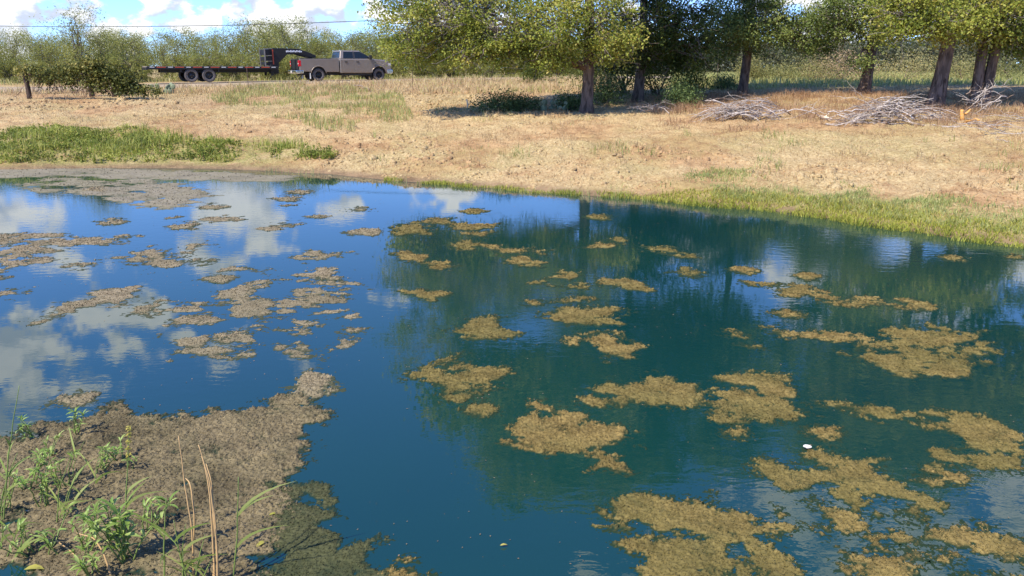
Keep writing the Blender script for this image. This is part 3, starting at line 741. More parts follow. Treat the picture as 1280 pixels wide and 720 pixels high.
# clods of turned soil
def clods(n, xr, yr, test, size, seed):
    rng = np.random.default_rng(seed); p, d = scatter(n, xr, yr, test, rng)
    ico = np.array([(0, 0, 1), (.9, 0, .3), (.28, .85, .3), (-.72, .53, .3), (-.72, -.53, .3), (.28, -.85, .3), (.6, .5, -.5), (-.3, .7, -.5), (-.8, 0, -.5), (-.2, -.7, -.5), (.6, -.5, -.5)])
    F = [(0, 1, 2), (0, 2, 3), (0, 3, 4), (0, 4, 5), (0, 5, 1), (1, 6, 2), (2, 7, 3), (3, 8, 4), (4, 9, 5), (5, 10, 1), (6, 7, 2), (7, 8, 3), (8, 9, 4), (9, 10, 5), (10, 6, 1)]
    n = len(p); s = size * rng.lognormal(0, .5, (n, 1, 1)) * rng.uniform(.6, 1.3, (n, 1, 3))
    a = rng.uniform(0, 6.28, n); c, sn = np.cos(a), np.sin(a)
    V = ico[None] * s + rng.normal(0, .15, (n, 11, 3)) * s
    V = np.stack([V[..., 0] * c[:, None] - V[..., 1] * sn[:, None], V[..., 0] * sn[:, None] + V[..., 1] * c[:, None], V[..., 2] * .7], -1) + p[:, None, :]
    Tr = (np.arange(n)[:, None, None] * 11 + np.array(F)[None]).reshape(-1, 3)
    me = make_mesh('soil_clods', V.reshape(-1, 3), None, Tr, M['ground'], None, False, {'green': np.zeros(n * 11), 'wet': np.zeros(n * 11)})
    return me
def t_cl(X, Y, d, u, v): return (d > .2) & (d < 4.5) & (u > 380) & (u < 1330) & (fbm(X * .8, Y * .8, 15, 3) > -.05) & ((u < 900) | (d > 1.4))
link('soil_clods', clods(14000, (-8, 14), (13, 28), t_cl, .045, 3), label='lumpy clods of turned soil on the bank', category='soil', kind='stuff')
def t_cl2(X, Y, d, u, v): return (d > 4) & (u > -40) & (u < 1330) & (v > 108) & (fbm(X * .7, Y * .7, 25, 3) > .2)
link('soil_clods', clods(9000, (-26, 22), (16, 46), t_cl2, .05, 4), label='scattered clods on the cleared dry flat', category='soil', kind='stuff')
def t_cl3(X, Y, d, u, v): return inpoly(u, v, [(480, 112), (600, 118), (590, 140), (500, 134), (450, 122)]) | inpoly(u, v, [(-20, 128), (190, 122), (240, 126), (120, 136), (-20, 138)])
link('soil_clods', clods(9000, (-26, 2), (28, 46), t_cl3, .055, 5), label='heaps of bulldozed dirt on the cleared flat', category='soil', kind='stuff')

# ------------------------------------------------------------------ floating algae mats
def algae(label, poly, mname, seed, rough=1.0, cover=0.0, group=None, name='algae_mat', thick=1.0, flat=1.0):
    rng = np.random.default_rng(seed)
    Pw = [tuple(P(x, y)[:2]) for x, y in poly]
    xs, ys = zip(*Pw); Ym = sum(ys) / len(ys)
    cell = max(.008, .0015 * Ym); k = max(.7, (Ym / 8) ** .6)
    mg = .25 * k
    X, Y = np.meshgrid(np.arange(min(xs) - mg, max(xs) + mg, cell), np.arange(min(ys) - mg, max(ys) + mg, cell))
    s = sdist(X, Y, Pw)
    f = 1 / (.30 * k); lp = 1 / max(.027, cell * 3.2)
    edge = fbm(X * f, Y * f, seed, 5, .66); holes = fbm(X * f * .7 + 5, Y * f * 1.2, seed + 3, 4, .62)
    lump = 2.3 * np.abs(vnoise(X * lp, Y * lp, seed + 9)) - .3; lump2 = 2.3 * np.abs(vnoise(X * lp * 1.9 + 3, Y * lp * 1.9, seed + 19)) - .3
    lump = (lump + .6 * lump2) / 1.6 * flat + .35 * (1 - flat)
    g = np.clip(s / (.15 * k), -3, 1.0) + 2.9 * rough * edge + .45 * (lump - .25) - np.clip(-holes - .05, 0, 1) * 4.2 * rough + cover
    h0 = np.clip(g, -1, 1) * .010
    zz = np.where(g > 0, h0 + (lump - .25) * .011 * np.clip(g * 1.5, 0.15, 1) * flat, h0) * (k ** .5) * thick
    fr = (g > -.55) & (g <= 0) & (vnoise(X / (cell * 2.2), Y / (cell * 2.2), seed + 31) > .12 - .5 * g * 0) & (s > -.2 * k)
    zz = np.where(fr, .0018, zz)
    zz = np.minimum(zz, .036)
    keep = zz > -.010
    fk = keep[:-1, :-1] & keep[:-1, 1:] & keep[1:, 1:] & keep[1:, :-1]
    top = np.maximum.reduce([zz[:-1, :-1], zz[:-1, 1:], zz[1:, 1:], zz[1:, :-1]]) > 0.0005
    fk &= top
    if fk.sum() < 4: return None
    ny, nx = X.shape; idx = np.arange(nx * ny).reshape(ny, nx)
    Q = np.stack([idx[:-1, :-1], idx[:-1, 1:], idx[1:, 1:], idx[1:, :-1]], -1)[fk]
    used = np.unique(Q); rm = np.full(nx * ny, -1); rm[used] = np.arange(len(used))
    Q = rm[Q]; c0 = np.array([sum(xs) / len(xs), Ym, 0])
    V = np.stack([X + rng.normal(0, cell * .2, X.shape), Y + rng.normal(0, cell * .2, X.shape), zz], -1).reshape(-1, 3)[used] - c0
    var = np.clip(.38 + .32 * vnoise(X / (cell * 3), Y / (cell * 3), seed + 2) + .22 * edge + .16 * lump, 0, 1).ravel()[used]
    rise = (np.clip(g / .85, 0, 1) * (.35 + .65 * np.clip(lump * 1.3 + .45, 0, 1)) * (.45 + .55 * smooth(-.35, .05, fbm(X * f * 1.7 + 9, Y * f * 1.7, seed + 5, 3)))).ravel()[used]
    # loose leafy tips standing out of the mat
    hi = np.flatnonzero(rise > .2); nb = int(len(hi) * .55 * flat)
    if nb:
        C = V[rng.choice(hi, nb)] + rng.normal(0, cell * .5, (nb, 3)) * np.array([1, 1, .0]); C[:, 2] += .001 + rng.uniform(0, .004, nb) * k ** .5
        lf = cell * rng.uniform(.9, 2.2, nb); LV, LQ = leaves(C, lf, lf * .45, rng, 1.1)
        lv = np.repeat(np.clip(rng.normal(.55, .2, nb), 0, 1), 4)
        Q = np.concatenate([Q, LQ + len(V)]); V = np.concatenate([V, LV]); var = np.concatenate([var, lv]); rise = np.concatenate([rise, np.ones(nb * 4)])
    me = make_mesh(name, V, Q, None, M[mname], var, False, {'rise': rise})
    o = link(name, me, label=label, category='algae mat'); o.location = c0
    if group: o['group'] = group
    return o
def Zm(ox, oy, s, pts): return [(ox + s * x, oy + s * y) for x, y in pts]
z8 = lambda p: Zm(480, 220, 420 / 1280, p)
z9 = lambda p: Zm(860, 220, 420 / 1280, p)
za = lambda p: Zm(480, 440, 420 / 1080, p)
z3 = lambda p: Zm(860, 440, 420 / 1080, p)
z7 = lambda p: Zm(0, 450, 520 / 1280, p)
z6 = lambda p: Zm(0, 200, 520 / 1280, p)
GOLD = [
 ('ragged golden algae mat beside the open blue water, left of the large middle mat', za([(70,90),(130,50),(170,55),(215,70),(240,65),(200,30),(235,12),(290,40),(340,55),(370,60),(375,90),(425,100),(385,120),(345,130),(330,150),(260,150),(225,158),(195,155),(210,130),(180,110),(120,92)])),
 ('large ragged golden algae mat in the middle, green fringe on its right', za([(395,240),(440,205),(500,200),(480,170),(560,170),(650,190),(640,230),(690,225),(780,255),(800,290),(740,310),(765,370),(690,370),(640,350),(590,330),(545,325),(500,320),(440,300),(365,285),(420,268)])),
 ('big pale-gold algae mat at the bottom edge right of centre', [(741,640),(760,623),(795,619),(812,630),(838,630),(862,633),(905,637),(940,640),(962,650),(975,640),(990,655),(965,662),(950,662),(960,690),(985,700),(1005,718),(1015,750),(830,750),(820,720),(800,700),(778,685),(770,665)]),
 ('thin dull algae sheet in the reflected cloud behind the big bottom mat', [(842,628),(878,617),(884,634),(868,640)]),
 ('long golden algae mat with a narrow waist, left of the rounded one', za([(650,155),(720,150),(655,120),(740,85),(790,110),(850,70),(930,80),(995,105),(1030,140),(1000,155),(940,160),(880,185),(830,170),(760,178)])),
 ('rounded golden algae mat in the middle row right of centre', z3([(-10,130),(60,145),(40,130),(110,85),(200,72),(290,80),(330,105),(350,150),(390,195),(300,220),(240,215),(130,232),(60,190),(-10,180)])),
 ('small dull algae patch topmost at the left of the tree reflection', z8([(50,195),(110,180),(185,205),(180,225),(60,225)])),
 ('small flat algae patch under the far shore near the reflection edge', z8([(180,165),(260,165),(255,185),(185,185)])),
 ('flat long algae patch just right of the reflection edge, far side', z8([(275,185),(425,183),(410,200),(350,205),(290,200)])),
 ('thin algae sliver in front of the flat long far patch', z8([(300,220),(390,215),(380,230),(310,228)])),
 ('small oval golden algae patch at the left end of a dotted line', z8([(275,258),(320,248),(370,265),(340,280),(290,275)])),
 ('thin stretched algae strip in the upper middle of the reflection', z8([(385,270),(470,275),(600,285),(590,295),(480,292),(400,285)])),
 ('slim slanting golden algae patch in front of the stretched strip', z8([(470,310),(540,312),(605,330),(570,340),(510,335)])),
 ('broken algae patch at the left rim of the tree reflection', z8([(75,290),(150,300),(170,320),(265,340),(200,358),(150,335),(80,310)])),
 ('small algae patch at the left rim, nearer than the broken one', z8([(70,440),(130,430),(150,445),(235,450),(180,485),(120,480)])),
 ('golden algae mat shaped like a low hat, left of centre', z8([(250,580),(330,570),(330,540),(430,540),(420,565),(490,590),(450,610),(360,620),(280,615)])),
 ('golden algae patch, left of a pair in the upper centre', z8([(570,408),(640,405),(690,370),(745,370),(750,400),(800,410),(720,430),(600,430)])),
 ('slanting golden algae patch, right of a pair in the upper centre', z8([(780,378),(860,378),(920,400),(1015,420),(1000,440),(930,435),(830,415),(800,400)])),
 ('small algae patch between the upper pair and the wide centre mat', z8([(665,480),(730,460),(810,458),(780,480),(700,488)])),
 ('wide golden algae mat in the centre of the tree reflection', z8([(630,530),(690,505),(780,510),(850,495),(950,505),(940,535),(880,570),(760,585),(690,570)])),
 ('golden algae mat right below the wide centre mat', z8([(720,635),(790,610),(860,605),(880,635),(970,650),(950,695),(860,690),(780,670),(760,645)])),
 ('slim far algae streak right of centre under the dark oaks', z8([(965,275),(1070,268),(1100,285),(1190,295),(1185,310),(1120,300),(1040,285)])),
 ('tiny algae patch below the slim far streak', z8([(1115,365),(1150,350),(1190,370),(1170,382)])),
 ('thin far algae sliver left of the slim far streak', z8([(760,270),(820,262),(870,262),(840,272)])),
 ('long slanting algae streak on the far right water', z9([(225,405),(270,398),(340,412),(460,420),(520,440),(600,460),(700,470),(800,485),(850,475),(945,495),(930,510),(830,515),(760,492),(640,492),(560,495),(480,470),(370,450),(360,430)])),
 ('tiny algae dab below the long slanting streak', z9([(335,520),(380,514),(410,530),(380,534)])),
 ('narrow slanting algae sliver left of the right-hand mats', z9([(150,585),(190,600),(280,632),(260,648),(200,625),(160,605)])),
 ('long golden algae tongue reaching left from the biggest right-hand mat', z9([(320,582),(400,590),(480,590),(600,605),(690,620),(690,645),(640,655),(560,640),(480,622),(380,620),(345,595)])),
 ('biggest wide golden algae mat on the right, upper row', [(1096,405),(1126,405),(1155,415),(1188,414),(1165,407),(1208,414),(1230,415),(1244,434),(1218,446),(1238,458),(1230,466),(1180,473),(1130,468),(1095,455),(1070,446),(1090,443),(1120,440),(1105,425)]),
 ('small algae wisp between the rounded mat and the right edge mat', z3([(460,165),(500,185),(560,170),(620,178),(680,205),(720,205),(660,215),(610,225),(560,200),(500,190)])),
 ('curved golden algae mat cut by the right edge', z3([(740,212),(820,195),(900,195),(960,215),(1010,260),(1100,300),(1100,345),(1000,370),(900,375),(820,380),(740,362),(760,325),(860,305),(890,315),(870,280),(830,262),(780,255)])),
 ('small algae scrap below the curved right edge mat', z3([(790,390),(880,388),(875,414),(820,408)])),
 ('big slanting golden algae mat at lower right with a white scrap at its tip', z3([(205,375),(260,355),(330,370),(380,350),(360,315),(420,305),(540,350),(600,360),(640,400),(720,440),(780,475),(830,500),(760,530),(660,515),(540,510),(490,480),(440,440),(300,435),(250,405)])),
 ('long pale-gold algae mat below the slanting one at lower right', z3([(385,490),(430,470),(500,510),(600,560),(720,580),(780,570),(900,580),(1000,560),(1100,600),(1080,665),(980,650),(880,640),(780,615),(740,640),(640,640),(520,610),(440,590),(390,560),(440,555)])),
 ('algae patch at the bottom edge below the long pale-gold mat', z3([(500,690),(580,670),(620,650),(740,650),(690,690),(710,740),(550,740)])),
 ('algae patch in the bottom right corner', z3([(850,720),(960,690),(1050,705),(1100,715),(1100,745),(850,745)])),
 ('tiny algae scrap below the ragged mat at the left end', za([(295,175),(330,172),(350,188),(320,195)])),
 ('small brown algae tuft at the bottom edge just left of centre', z7([(1185,665),(1250,630),(1300,660),(1310,690),(1180,690)])),
]
for i, (lab, poly) in enumerate(GOLD):
    far = sum(p[1] for p in poly) / len(poly) < 300
    ext = max(p[0] for p in poly) - min(p[0] for p in poly)
    algae(lab, poly, 'mat_gold', 300 + i, .45 if i in (34, 35) else .78 if ext > 60 else .5, .10 if ext > 60 else .25)
SCRAP = ['tiny algae scrap under the reflected golden oak trunk, farthest out', 'tiny algae scrap left of the slim far streak', 'small algae scrap above the flat long far patch',
         'tiny algae scrap just above the large middle mat', 'small algae scrap right of the rounded mat, above the white foam', 'tiny algae scrap left of the white foam scrap',
         'tiny algae scrap above the tip of the long golden tongue', 'right one of two specks of algae above the long slanting streak', 'left one of two specks of algae above the long slanting streak',
         'tiny algae scrap in the rippled sky reflection at far right', 'tiny algae scrap at the right edge below the bank grass', 'tiny algae scrap near the bottom, between the lower right mats',
         'tiny algae scrap between the slanting mat and the curved edge mat', 'tiny algae scrap right of the pair in the upper centre', 'tiny algae speck left of the small patch below the upper pair']
for i, (x, y, r) in enumerate([(750, 271, 7), (774, 301, 6), (592, 264, 9), (604, 512, 7), (1028, 540, 9), (923, 541, 5), (985, 392, 5), (1015, 347, 5), (1005, 344, 4), (1187, 322, 5), (1272, 321, 6), (1178, 697, 6), (1160, 601, 6), (930, 338, 5), (668, 378, 4)]):
    algae(SCRAP[i], [(x - r, y), (x - r * .2, y - r * .3), (x + r, y - r * .1), (x + r * .5, y + r * .35), (x - r * .4, y + r * .3)],
          'mat_gold', 380 + i, .35, .6, 'loose algae scraps')
NEARM = [
 ('huge brown algae mat filling the lower left corner around the plants', z7([(-60,250),(60,235),(180,200),(300,172),(310,142),(370,128),(410,160),(470,190),(560,185),(650,165),(720,155),(830,120),(920,125),(980,140),(985,185),(950,220),(960,260),(940,300),(900,345),(850,380),(930,405),(900,470),(850,540),(820,620),(780,700),(770,800),(-60,800)])),
 ('small tan algae head on the tip of the huge lower left mat', z7([(892,78),(950,40),(1010,62),(1005,105),(960,122),(900,102)])),
 ('small algae patch floating off the upper rim of the huge lower left mat', z7([(160,130),(200,108),(245,113),(238,137)])),
]
algae(NEARM[0][0], NEARM[0][1], 'mat_near', 400, .8, .45, thick=1.25)
algae('dark green half-sunken weed mat along the right flank of the huge brown mat', z7([(850,385),(960,405),(980,430),(960,460),(1010,500),(1000,560),(1040,600),(1090,550),(1170,635),(1160,690),(1150,800),(760,800),(790,690),(840,600),(870,520)]), 'mat_sunk', 403, .9, .35, thick=.8)
algae(NEARM[1][0], NEARM[1][1], 'mat_grey', 401, .7, .4)
algae(NEARM[2][0], NEARM[2][1], 'mat_grey', 402, .7, .3)
GREY = [
 ('wide grey-brown algae patch touching the left edge below the shore scum', [(-30,225),(150,225),(250,235),(400,235),(330,260),(220,258),(160,310),(60,340),(-30,365)]),
 ('thin grey algae tongue at the left edge below the wide patch', [(-30,405),(90,412),(30,432),(-30,440)]),
 ('long grey algae drift right of the wide left-edge patch', [(215,320),(300,295),(400,290),(450,250),(520,265),(600,255),(640,270),(560,310),(450,340),(390,302),(250,330)]),
 ('rounded grey-brown algae patch in the reflected white cloud at left', [(240,430),(270,405),(400,390),(430,400),(380,440),(260,447)]),
 ('grey-brown algae patch left of and below the rounded one', [(115,485),(180,445),(260,447),(235,475),(140,492)]),
 ('stringy grey-brown algae drift right of the reflected cloud streaks', [(360,465),(470,425),(520,460),(630,435),(620,462),(500,487),(420,477)]),
 ('slanting grey algae patch in the left centre', [(640,432),(700,400),(780,398),(840,376),(835,392),(740,417),(690,442)]),
 ('triangular grey algae patch below the slanting one', [(690,465),(740,435),(840,425),(840,447),(790,490),(720,482)]),
 ('small grey algae sliver left of the triangular patch', [(560,495),(640,478),(635,497),(580,507)]),
 ('oval grey-brown algae patch alone on blue water', [(720,340),(780,325),(875,340),(830,354),(750,352)]),
 ('broad grey-brown algae patch nearest the left rim of the tree reflection', [(905,400),(960,372),(1095,383),(1105,412),(980,432),(915,412)]),
 ('small algae cap behind the broad patch near the reflection rim', [(955,350),(1055,343),(1045,372),(960,367)]),
 ('small loose algae patch left of the flat one', [(835,460),(880,430),(930,438),(885,477)]),
 ('flat grey algae patch below the broad patch', [(865,495),(950,463),(1055,480),(960,502),(880,512)]),
 ('brown algae drift, left of the nearest row on the blue water', [(540,540),(600,548),(650,575),(730,568),(742,597),(640,602),(570,582)]),
 ('slanting brown algae patch in the middle of the nearest row', [(735,557),(790,528),(905,526),(845,562),(760,572)]),
 ('brown algae patch at the right end of the nearest row', [(855,572),(920,548),(1030,536),(1078,575),(960,608),(880,592)]),
 ('thin far grey algae streak at the right of the blue water', [(915,305),(980,283),(1055,290),(960,314)]),
 ('thin far algae streak crossing the top of the big reflected cloud', [(555,180),(650,176),(745,182),(650,192)]),
 ('far dark algae streak right of the big reflected cloud', [(830,200),(900,180),(985,178),(935,200),(850,210)]),
]
for i, (lab, poly) in enumerate(GREY):
    algae(lab, z6(poly), 'mat_grey', 420 + i, 1.3, -.05 if i in (0, 2, 17, 18, 19) else .1, thick=.6, flat=.7)
for i, (x, y, r) in enumerate([(265, 258, 12), (115, 237, 10), (140, 277, 9), (230, 283, 10), (360, 248, 12), (372, 240, 9), (450, 262, 10), (455, 290, 14), (275, 348, 16), (440, 413, 12), (410, 346, 10), (288, 420, 9), (395, 271, 8), (250, 327, 5), (356, 258, 10)]):
    algae('small grey algae scrap scattered over the blue left water', z_ := [(x - r, y), (x - r * .2, y - r * .22), (x + r, y - r * .1), (x + r * .5, y + r * .25), (x - r * .4, y + r * .2)],
          'mat_grey', 460 + i, .5, .4, 'grey algae scraps on the left water')
algae('pale scum film hugging the left far shore', z6([(-40,28),(200,24),(450,30),(700,40),(900,52),(880,66),(700,62),(560,58),(420,64),(330,52),(200,48),(60,52),(-40,56)]), 'scum', 480, .6, .45, name='pond_scum', flat=.1)
algae('tongue of grey scum drifting out from the left far shore', z6([(330,70),(420,62),(560,75),(640,110),(600,128),(520,150),(380,138),(300,112),(250,100)]), 'scum', 481, 1.0, .25, name='pond_scum', flat=.25)
algae('green-tinted scum patch over the reflected left shore grass', z6([(60,75),(160,55),(280,62),(340,82),(250,98),(130,100)]), 'scum', 482, 1.2, -.1, name='pond_scum', flat=.25)

# ------------------------------------------------------------------ dead branch piles
def branch(parent, a, b, r, mname, rng, twigs=2, sag=.05, org=None, name='branch'):
    L = np.linalg.norm(np.asarray(b) - np.asarray(a)); p = wander(a, b, 9, .07, rng, sag)
    mb = MB(); V, Q, Tr = tube(p, np.linspace(r, r * .35, 9), 6); mb.add(V, Q, Tr)
    for _ in range(twigs):
        s = p[rng.integers(2, 8)]; d = (p[-1] - p[0]) * rng.uniform(.15, .4) + rng.normal(0, .16, 3) * L * np.array([1, 1, .7])
        V, Q, Tr = tube(wander(s, s + d, 6, .12, rng, .05), np.linspace(r * .45, r * .16, 6), 4); mb.add(V, Q, Tr)
    return link(name, mb.mesh(name, M[mname], org, True), parent)
def pile(label, c, rx, ry, h, n, seed, ang=0.0, spread=.5, mname='dead_wood', Lr=(1.0, 2.4), rr=(.010, .026), flare=0.0):
    rng = np.random.default_rng(seed); z0 = T1(c.x, c.y); org = (c.x, c.y, z0)
    root = thing('brush_pile', label, 'brush pile', org)
    for i in range(n):
        x = rng.normal(0, .42) * rx; y = rng.normal(0, .42) * ry; px_, py_ = c.x + x, c.y + y
        zt = T1(px_, py_) + .05 + max(0, 1 - (x / rx) ** 2 - (y / ry) ** 2) * h * rng.uniform(.1, 1)
        a = ang + rng.normal(0, spread); L = rng.uniform(*Lr); d = np.array([math.cos(a), math.sin(a) * .7, rng.normal(0, .17) + flare * rng.random()]) * L * .5
        A = np.array([px_, py_, zt]) - d; B = np.array([px_, py_, zt]) + d
        for q in (A, B): q[2] = max(q[2], T1(q[0], q[1]) + .03)
        if rng.random() < .5: A, B = B, A
        branch(root, A, B, rng.uniform(*rr), mname if rng.random() < .8 else 'brown_wood', rng, int(rng.integers(2, 6)), rng.uniform(-.05, .20), org)
    return root
pile('pale dead branch pile in front of the slim oak', PT(935, 150), 1.4, .6, .50, 46, 501, .15, .40, Lr=(.7, 1.9), rr=(.007, .036))
pile('largest tangle of grey dead twigs, in front of the thickest oak', PT(1112, 154), 1.8, .65, .58, 90, 502, -.28, .42, Lr=(.6, 2.0), rr=(.006, .027))
pile('dark dead branches heaped against the twin-trunk oak', PT(1222, 142), .8, .5, .9, 16, 503, .6, .6, Lr=(.8, 1.7), rr=(.010, .022), flare=.5)
pile('thin arching dead twigs at the right edge', PT(1255, 168), 1.1, .6, .45, 14, 504, -.55, .5, Lr=(.8, 1.7), rr=(.007, .014))
pile('small dead branch heap under the shaded oak', PT(812, 143), .8, .4, .4, 13, 505, -.1, .7, Lr=(.6, 1.3), rr=(.007, .015))
rng = np.random.default_rng(66)
def lone(label, cat, name, a, b, r, mname, **k):
    a, b = Vector(a), Vector(b); mb = MB(); p = wander(a, b, 7, .04, rng, .02); rr = r * rng.uniform(.75, 1.15, 7); V, Q, Tr = tube(p, rr, 8); mb.add(V, Q, Tr)
    s = p[2]; V, Q, Tr = tube(wander(s, s + np.array([.12, -.05, .14]), 4, .1, rng), np.linspace(r * .6, r * .25, 4), 5); mb.add(V, Q, Tr)
    o = link(name, mb.mesh(name, M[mname], a, True), label=label, category=cat); o.location = a
    return o
g = PT(1203, 152); g2 = PT(1222, 160)
root = thing('split_limb', 'freshly split orange limb poking out of the brush near the right edge', 'limb', g)
for a, b, r, m in [((0, 0, .02), (g2.x - g.x, g2.y - g.y, .14), .045, 'fresh_wood'), ((0, 0, .03), (-.06, .02, .36), .075, 'fresh_wood'), ((.05, 0, .22), (.22, .03, .36), .04, 'fresh_wood')]:
    mb = MB(); V, Q, Tr = tube(wander(a, b, 6, .06, rng), np.linspace(r, r * .6, 6), 7); mb.add(V, Q, Tr); link('splinter', mb.mesh('splinter', M[m], (0, 0, 0)), root)
a = PT(1024, 148); b = PT(1038, 152); lone('short pale cut log lying left of the largest twig tangle', 'log', 'cut_log', (a.x, a.y, a.z + .06), (b.x, b.y, b.z + .07), .05, 'pale_wood')
a = PT(441, 109); b = PT(462, 115); lone('long dead limb lying in the grass below the truck', 'limb', 'fallen_limb', (a.x, a.y, a.z + .12), (b.x, b.y, b.z + .08), .05, 'brown_wood')
a = PT(868, 150); b = PT(884, 146); lone('short brown stick left of the pale dead branch pile', 'stick', 'fallen_stick', (a.x, a.y, a.z + .05), (b.x, b.y, b.z + .12), .025, 'brown_wood')
a = PT(585, 135); b = PT(584, 127); lone('broken stub standing in the dirt left of the low shrubs', 'stub', 'broken_stub', (a.x, a.y, a.z - .02), (a.x - .05, a.y, a.z + .35), .03, 'pale_wood')

# ------------------------------------------------------------------ prickly pears
def padmesh():
    bm = bmesh.new(); bmesh.ops.create_uvsphere(bm, u_segments=10, v_segments=7, radius=.5)
    for v in bm.verts:
        v.co.y *= .16; v.co.x *= .80 + .25 * v.co.z; v.co.z += .46
    me = bpy.data.meshes.new('pad'); bm.to_mesh(me); bm.free(); me.materials.append(M['cactus'])
    for p in me.polygons: p.use_smooth = True
    return me
PAD = padmesh()
def cactus(label, px, py, n, size, seed):
    rng = random.Random(seed); b = PT(px, py); root = thing('prickly_pear', label, 'cactus', b)
    tips = []
    for i in range(n):
        if i < n * .6 or not tips: loc = Vector((rng.uniform(-1, 1) * size * 1.9, rng.uniform(-1, 1) * size * .9, -.03)); tilt = rng.uniform(-.5, .5)
        else:
            l0, t0 = rng.choice(tips); tilt = t0 + rng.uniform(-.7, .7); loc = l0
        s = size * rng.uniform(.75, 1.15)
        o = link('pad', PAD, root); o.location = loc; o.rotation_euler = (rng.uniform(-.3, .3), tilt, rng.uniform(-1.2, 1.2)); o.scale = (s, s, s)
        if i < n * .6: tips.append((loc + Vector((math.sin(tilt) * s * .88, 0, math.cos(tilt) * s * .88)), tilt))
cactus('grey-green prickly pear among the low shrubs left of the golden oak', 690, 138, 26, .26, 1)
cactus('prickly pear at the right end of the vine-covered fence', 152, 119, 22, .34, 2)
cactus('small prickly pear under the trailer tail, right of the fence', 205, 117, 13, .34, 3)

# ------------------------------------------------------------------ vine-covered fence
fa, fb, fc = PT(37, 124), PT(115, 121), PT(143, 121)
FY = fa.y
root = thing('wooden_fence', 'old dark wooden post fence overgrown with vines at left', 'fence', fa)
def post(q, h, r, parent, org, mname='post_wood'):
    mb = MB(); zz = np.linspace(-.1, h, 6); p = np.stack([np.full(6, q.x) + .02 * np.sin(zz * 4), np.full(6, q.y), q.z + zz], 1); V, Q, Tr = tube(p, r * np.array([1.1, 1, .97, 1.02, .95, .9]), 8); mb.add(V, Q, Tr)
    return link('post', mb.mesh('post', M[mname], org, True), parent)
post(fa, 1.25, .11, root, fa); post(fb, 1.15, .13, root, fa); post(fc, .75, .12, root, fa)
for z, r in ((1.14, .05), (.55, .006), (.82, .006), (.28, .006)):
    mb = MB(); V, Q, Tr = tube([(fa.x - .1, fa.y, fa.z + z), ((fa.x + fb.x) / 2, fa.y, fa.z + z - .03), (fb.x, fb.y, fb.z + z), (fc.x + .3, fc.y, fc.z + z - .05)], r, 6); mb.add(V, Q, Tr)
    link('rail' if r > .02 else 'wire', mb.mesh('rail', M['post_wood' if r > .02 else 'rust_steel'], fa), root)
rng = np.random.default_rng(70); vo = np.array([fb.x, fb.y - .05, fb.z]); vine = thing('vine', 'green and yellowing vine draped over the old wooden fence', 'vine', vo)
fo = MB(); st = MB()
def vclump(px, py, rpx, n, br, dy=0.0):
    c = PY(px, py, FY + dy); r = rpx / 25.0
    C = np.array(c) + rng.normal(0, 1, (n, 3)) * np.array([r * .5, .28, r * .42]); lf = rng.uniform(.07, .15, n); V, Q = leaves(C, lf, lf * .8, rng, .3)
    fo.add(V, Q, None, np.repeat(np.clip(br + rng.normal(0, .17, n), 0, 1), 4))
for px, py, r, n, br in [(28, 90, 8, 120, .75), (42, 90, 10, 260, .55), (58, 92, 11, 300, .5), (75, 91, 11, 300, .5), (92, 90, 12, 380, .55), (105, 84, 13, 480, .55), (118, 83, 13, 520, .5), (130, 90, 13, 480, .5),
                         (122, 98, 12, 380, .6), (142, 96, 12, 420, .35), (156, 97, 12, 420, .35), (150, 104, 11, 320, .3), (163, 104, 9, 260, .3), (68, 97, 8, 120, .3), (48, 97, 8, 120, .3), (85, 98, 9, 160, .35), (132, 104, 9, 180, .6), (30, 84, 5, 50, .8), (112, 104, 10, 260, .45), (128, 110, 9, 200, .4), (155, 111, 10, 320, .35), (168, 110, 10, 300, .35), (180, 113, 8, 200, .45), (195, 114, 7, 150, .5), (60, 102, 9, 110, .35), (90, 105, 9, 130, .35), (110, 78, 8, 200, .75), (124, 79, 7, 160, .7)]:
    vclump(px, py, r, n, br)
for i in range(95):
    x = rng.uniform(38, 160); a = PY(x, rng.uniform(92, 100), FY + rng.normal(0, .1)); b = PY(x + rng.normal(0, 9), rng.uniform(113, 122), FY + rng.normal(0, .15))
    V, Q, Tr = tube(wander(a, b, 7, .13, rng, rng.normal(0, .05)), .011, 3, False); st.add(V, Q)
link('foliage', fo.mesh('foliage', M['vine_leaf'], vo), vine); link('dead_stems', st.mesh('dead_stems', M['brown_wood'], vo), vine, label='bare brown vine stems hanging below the leaves')

# thin steel posts
for px, y1, y0, lab in [(311, 113, 84, 'thin steel fence post standing in front of the trailer deck'), (516, 109, 88, 'thin steel fence post just right of the truck'), (606, 108, 91, 'thin steel fence post under the golden oak limbs'),
                        (896, 104, 80, 'thin steel post in the field left of the slim oak')]:
    b = PT(px, y1); h = PY(px, y0, b.y).z - b.z
    mb = MB()
    for dx, dy, w_, d_ in ((0, 0, .030, .008), (0, .014, .008, .030)):
        V = [(dx + sx_ * w_ / 2, dy + sy_ * d_ / 2, z) for z in (-.15, h) for sx_, sy_ in ((-1, -1), (1, -1), (1, 1), (-1, 1))]
        mb.add(V, [(0, 1, 5, 4), (1, 2, 6, 5), (2, 3, 7, 6), (3, 0, 4, 7), (4, 5, 6, 7)])
    for z in np.arange(.2, h - .05, .12):
        V, Q, Tr = tube([(-.016, -.008, z), (.016, -.008, z)], .006, 4); mb.add(V, Q, Tr)
    o = link('fence_post', mb.mesh('fence_post', M['rust_steel']), label=lab, category='fence post'); o.location = b
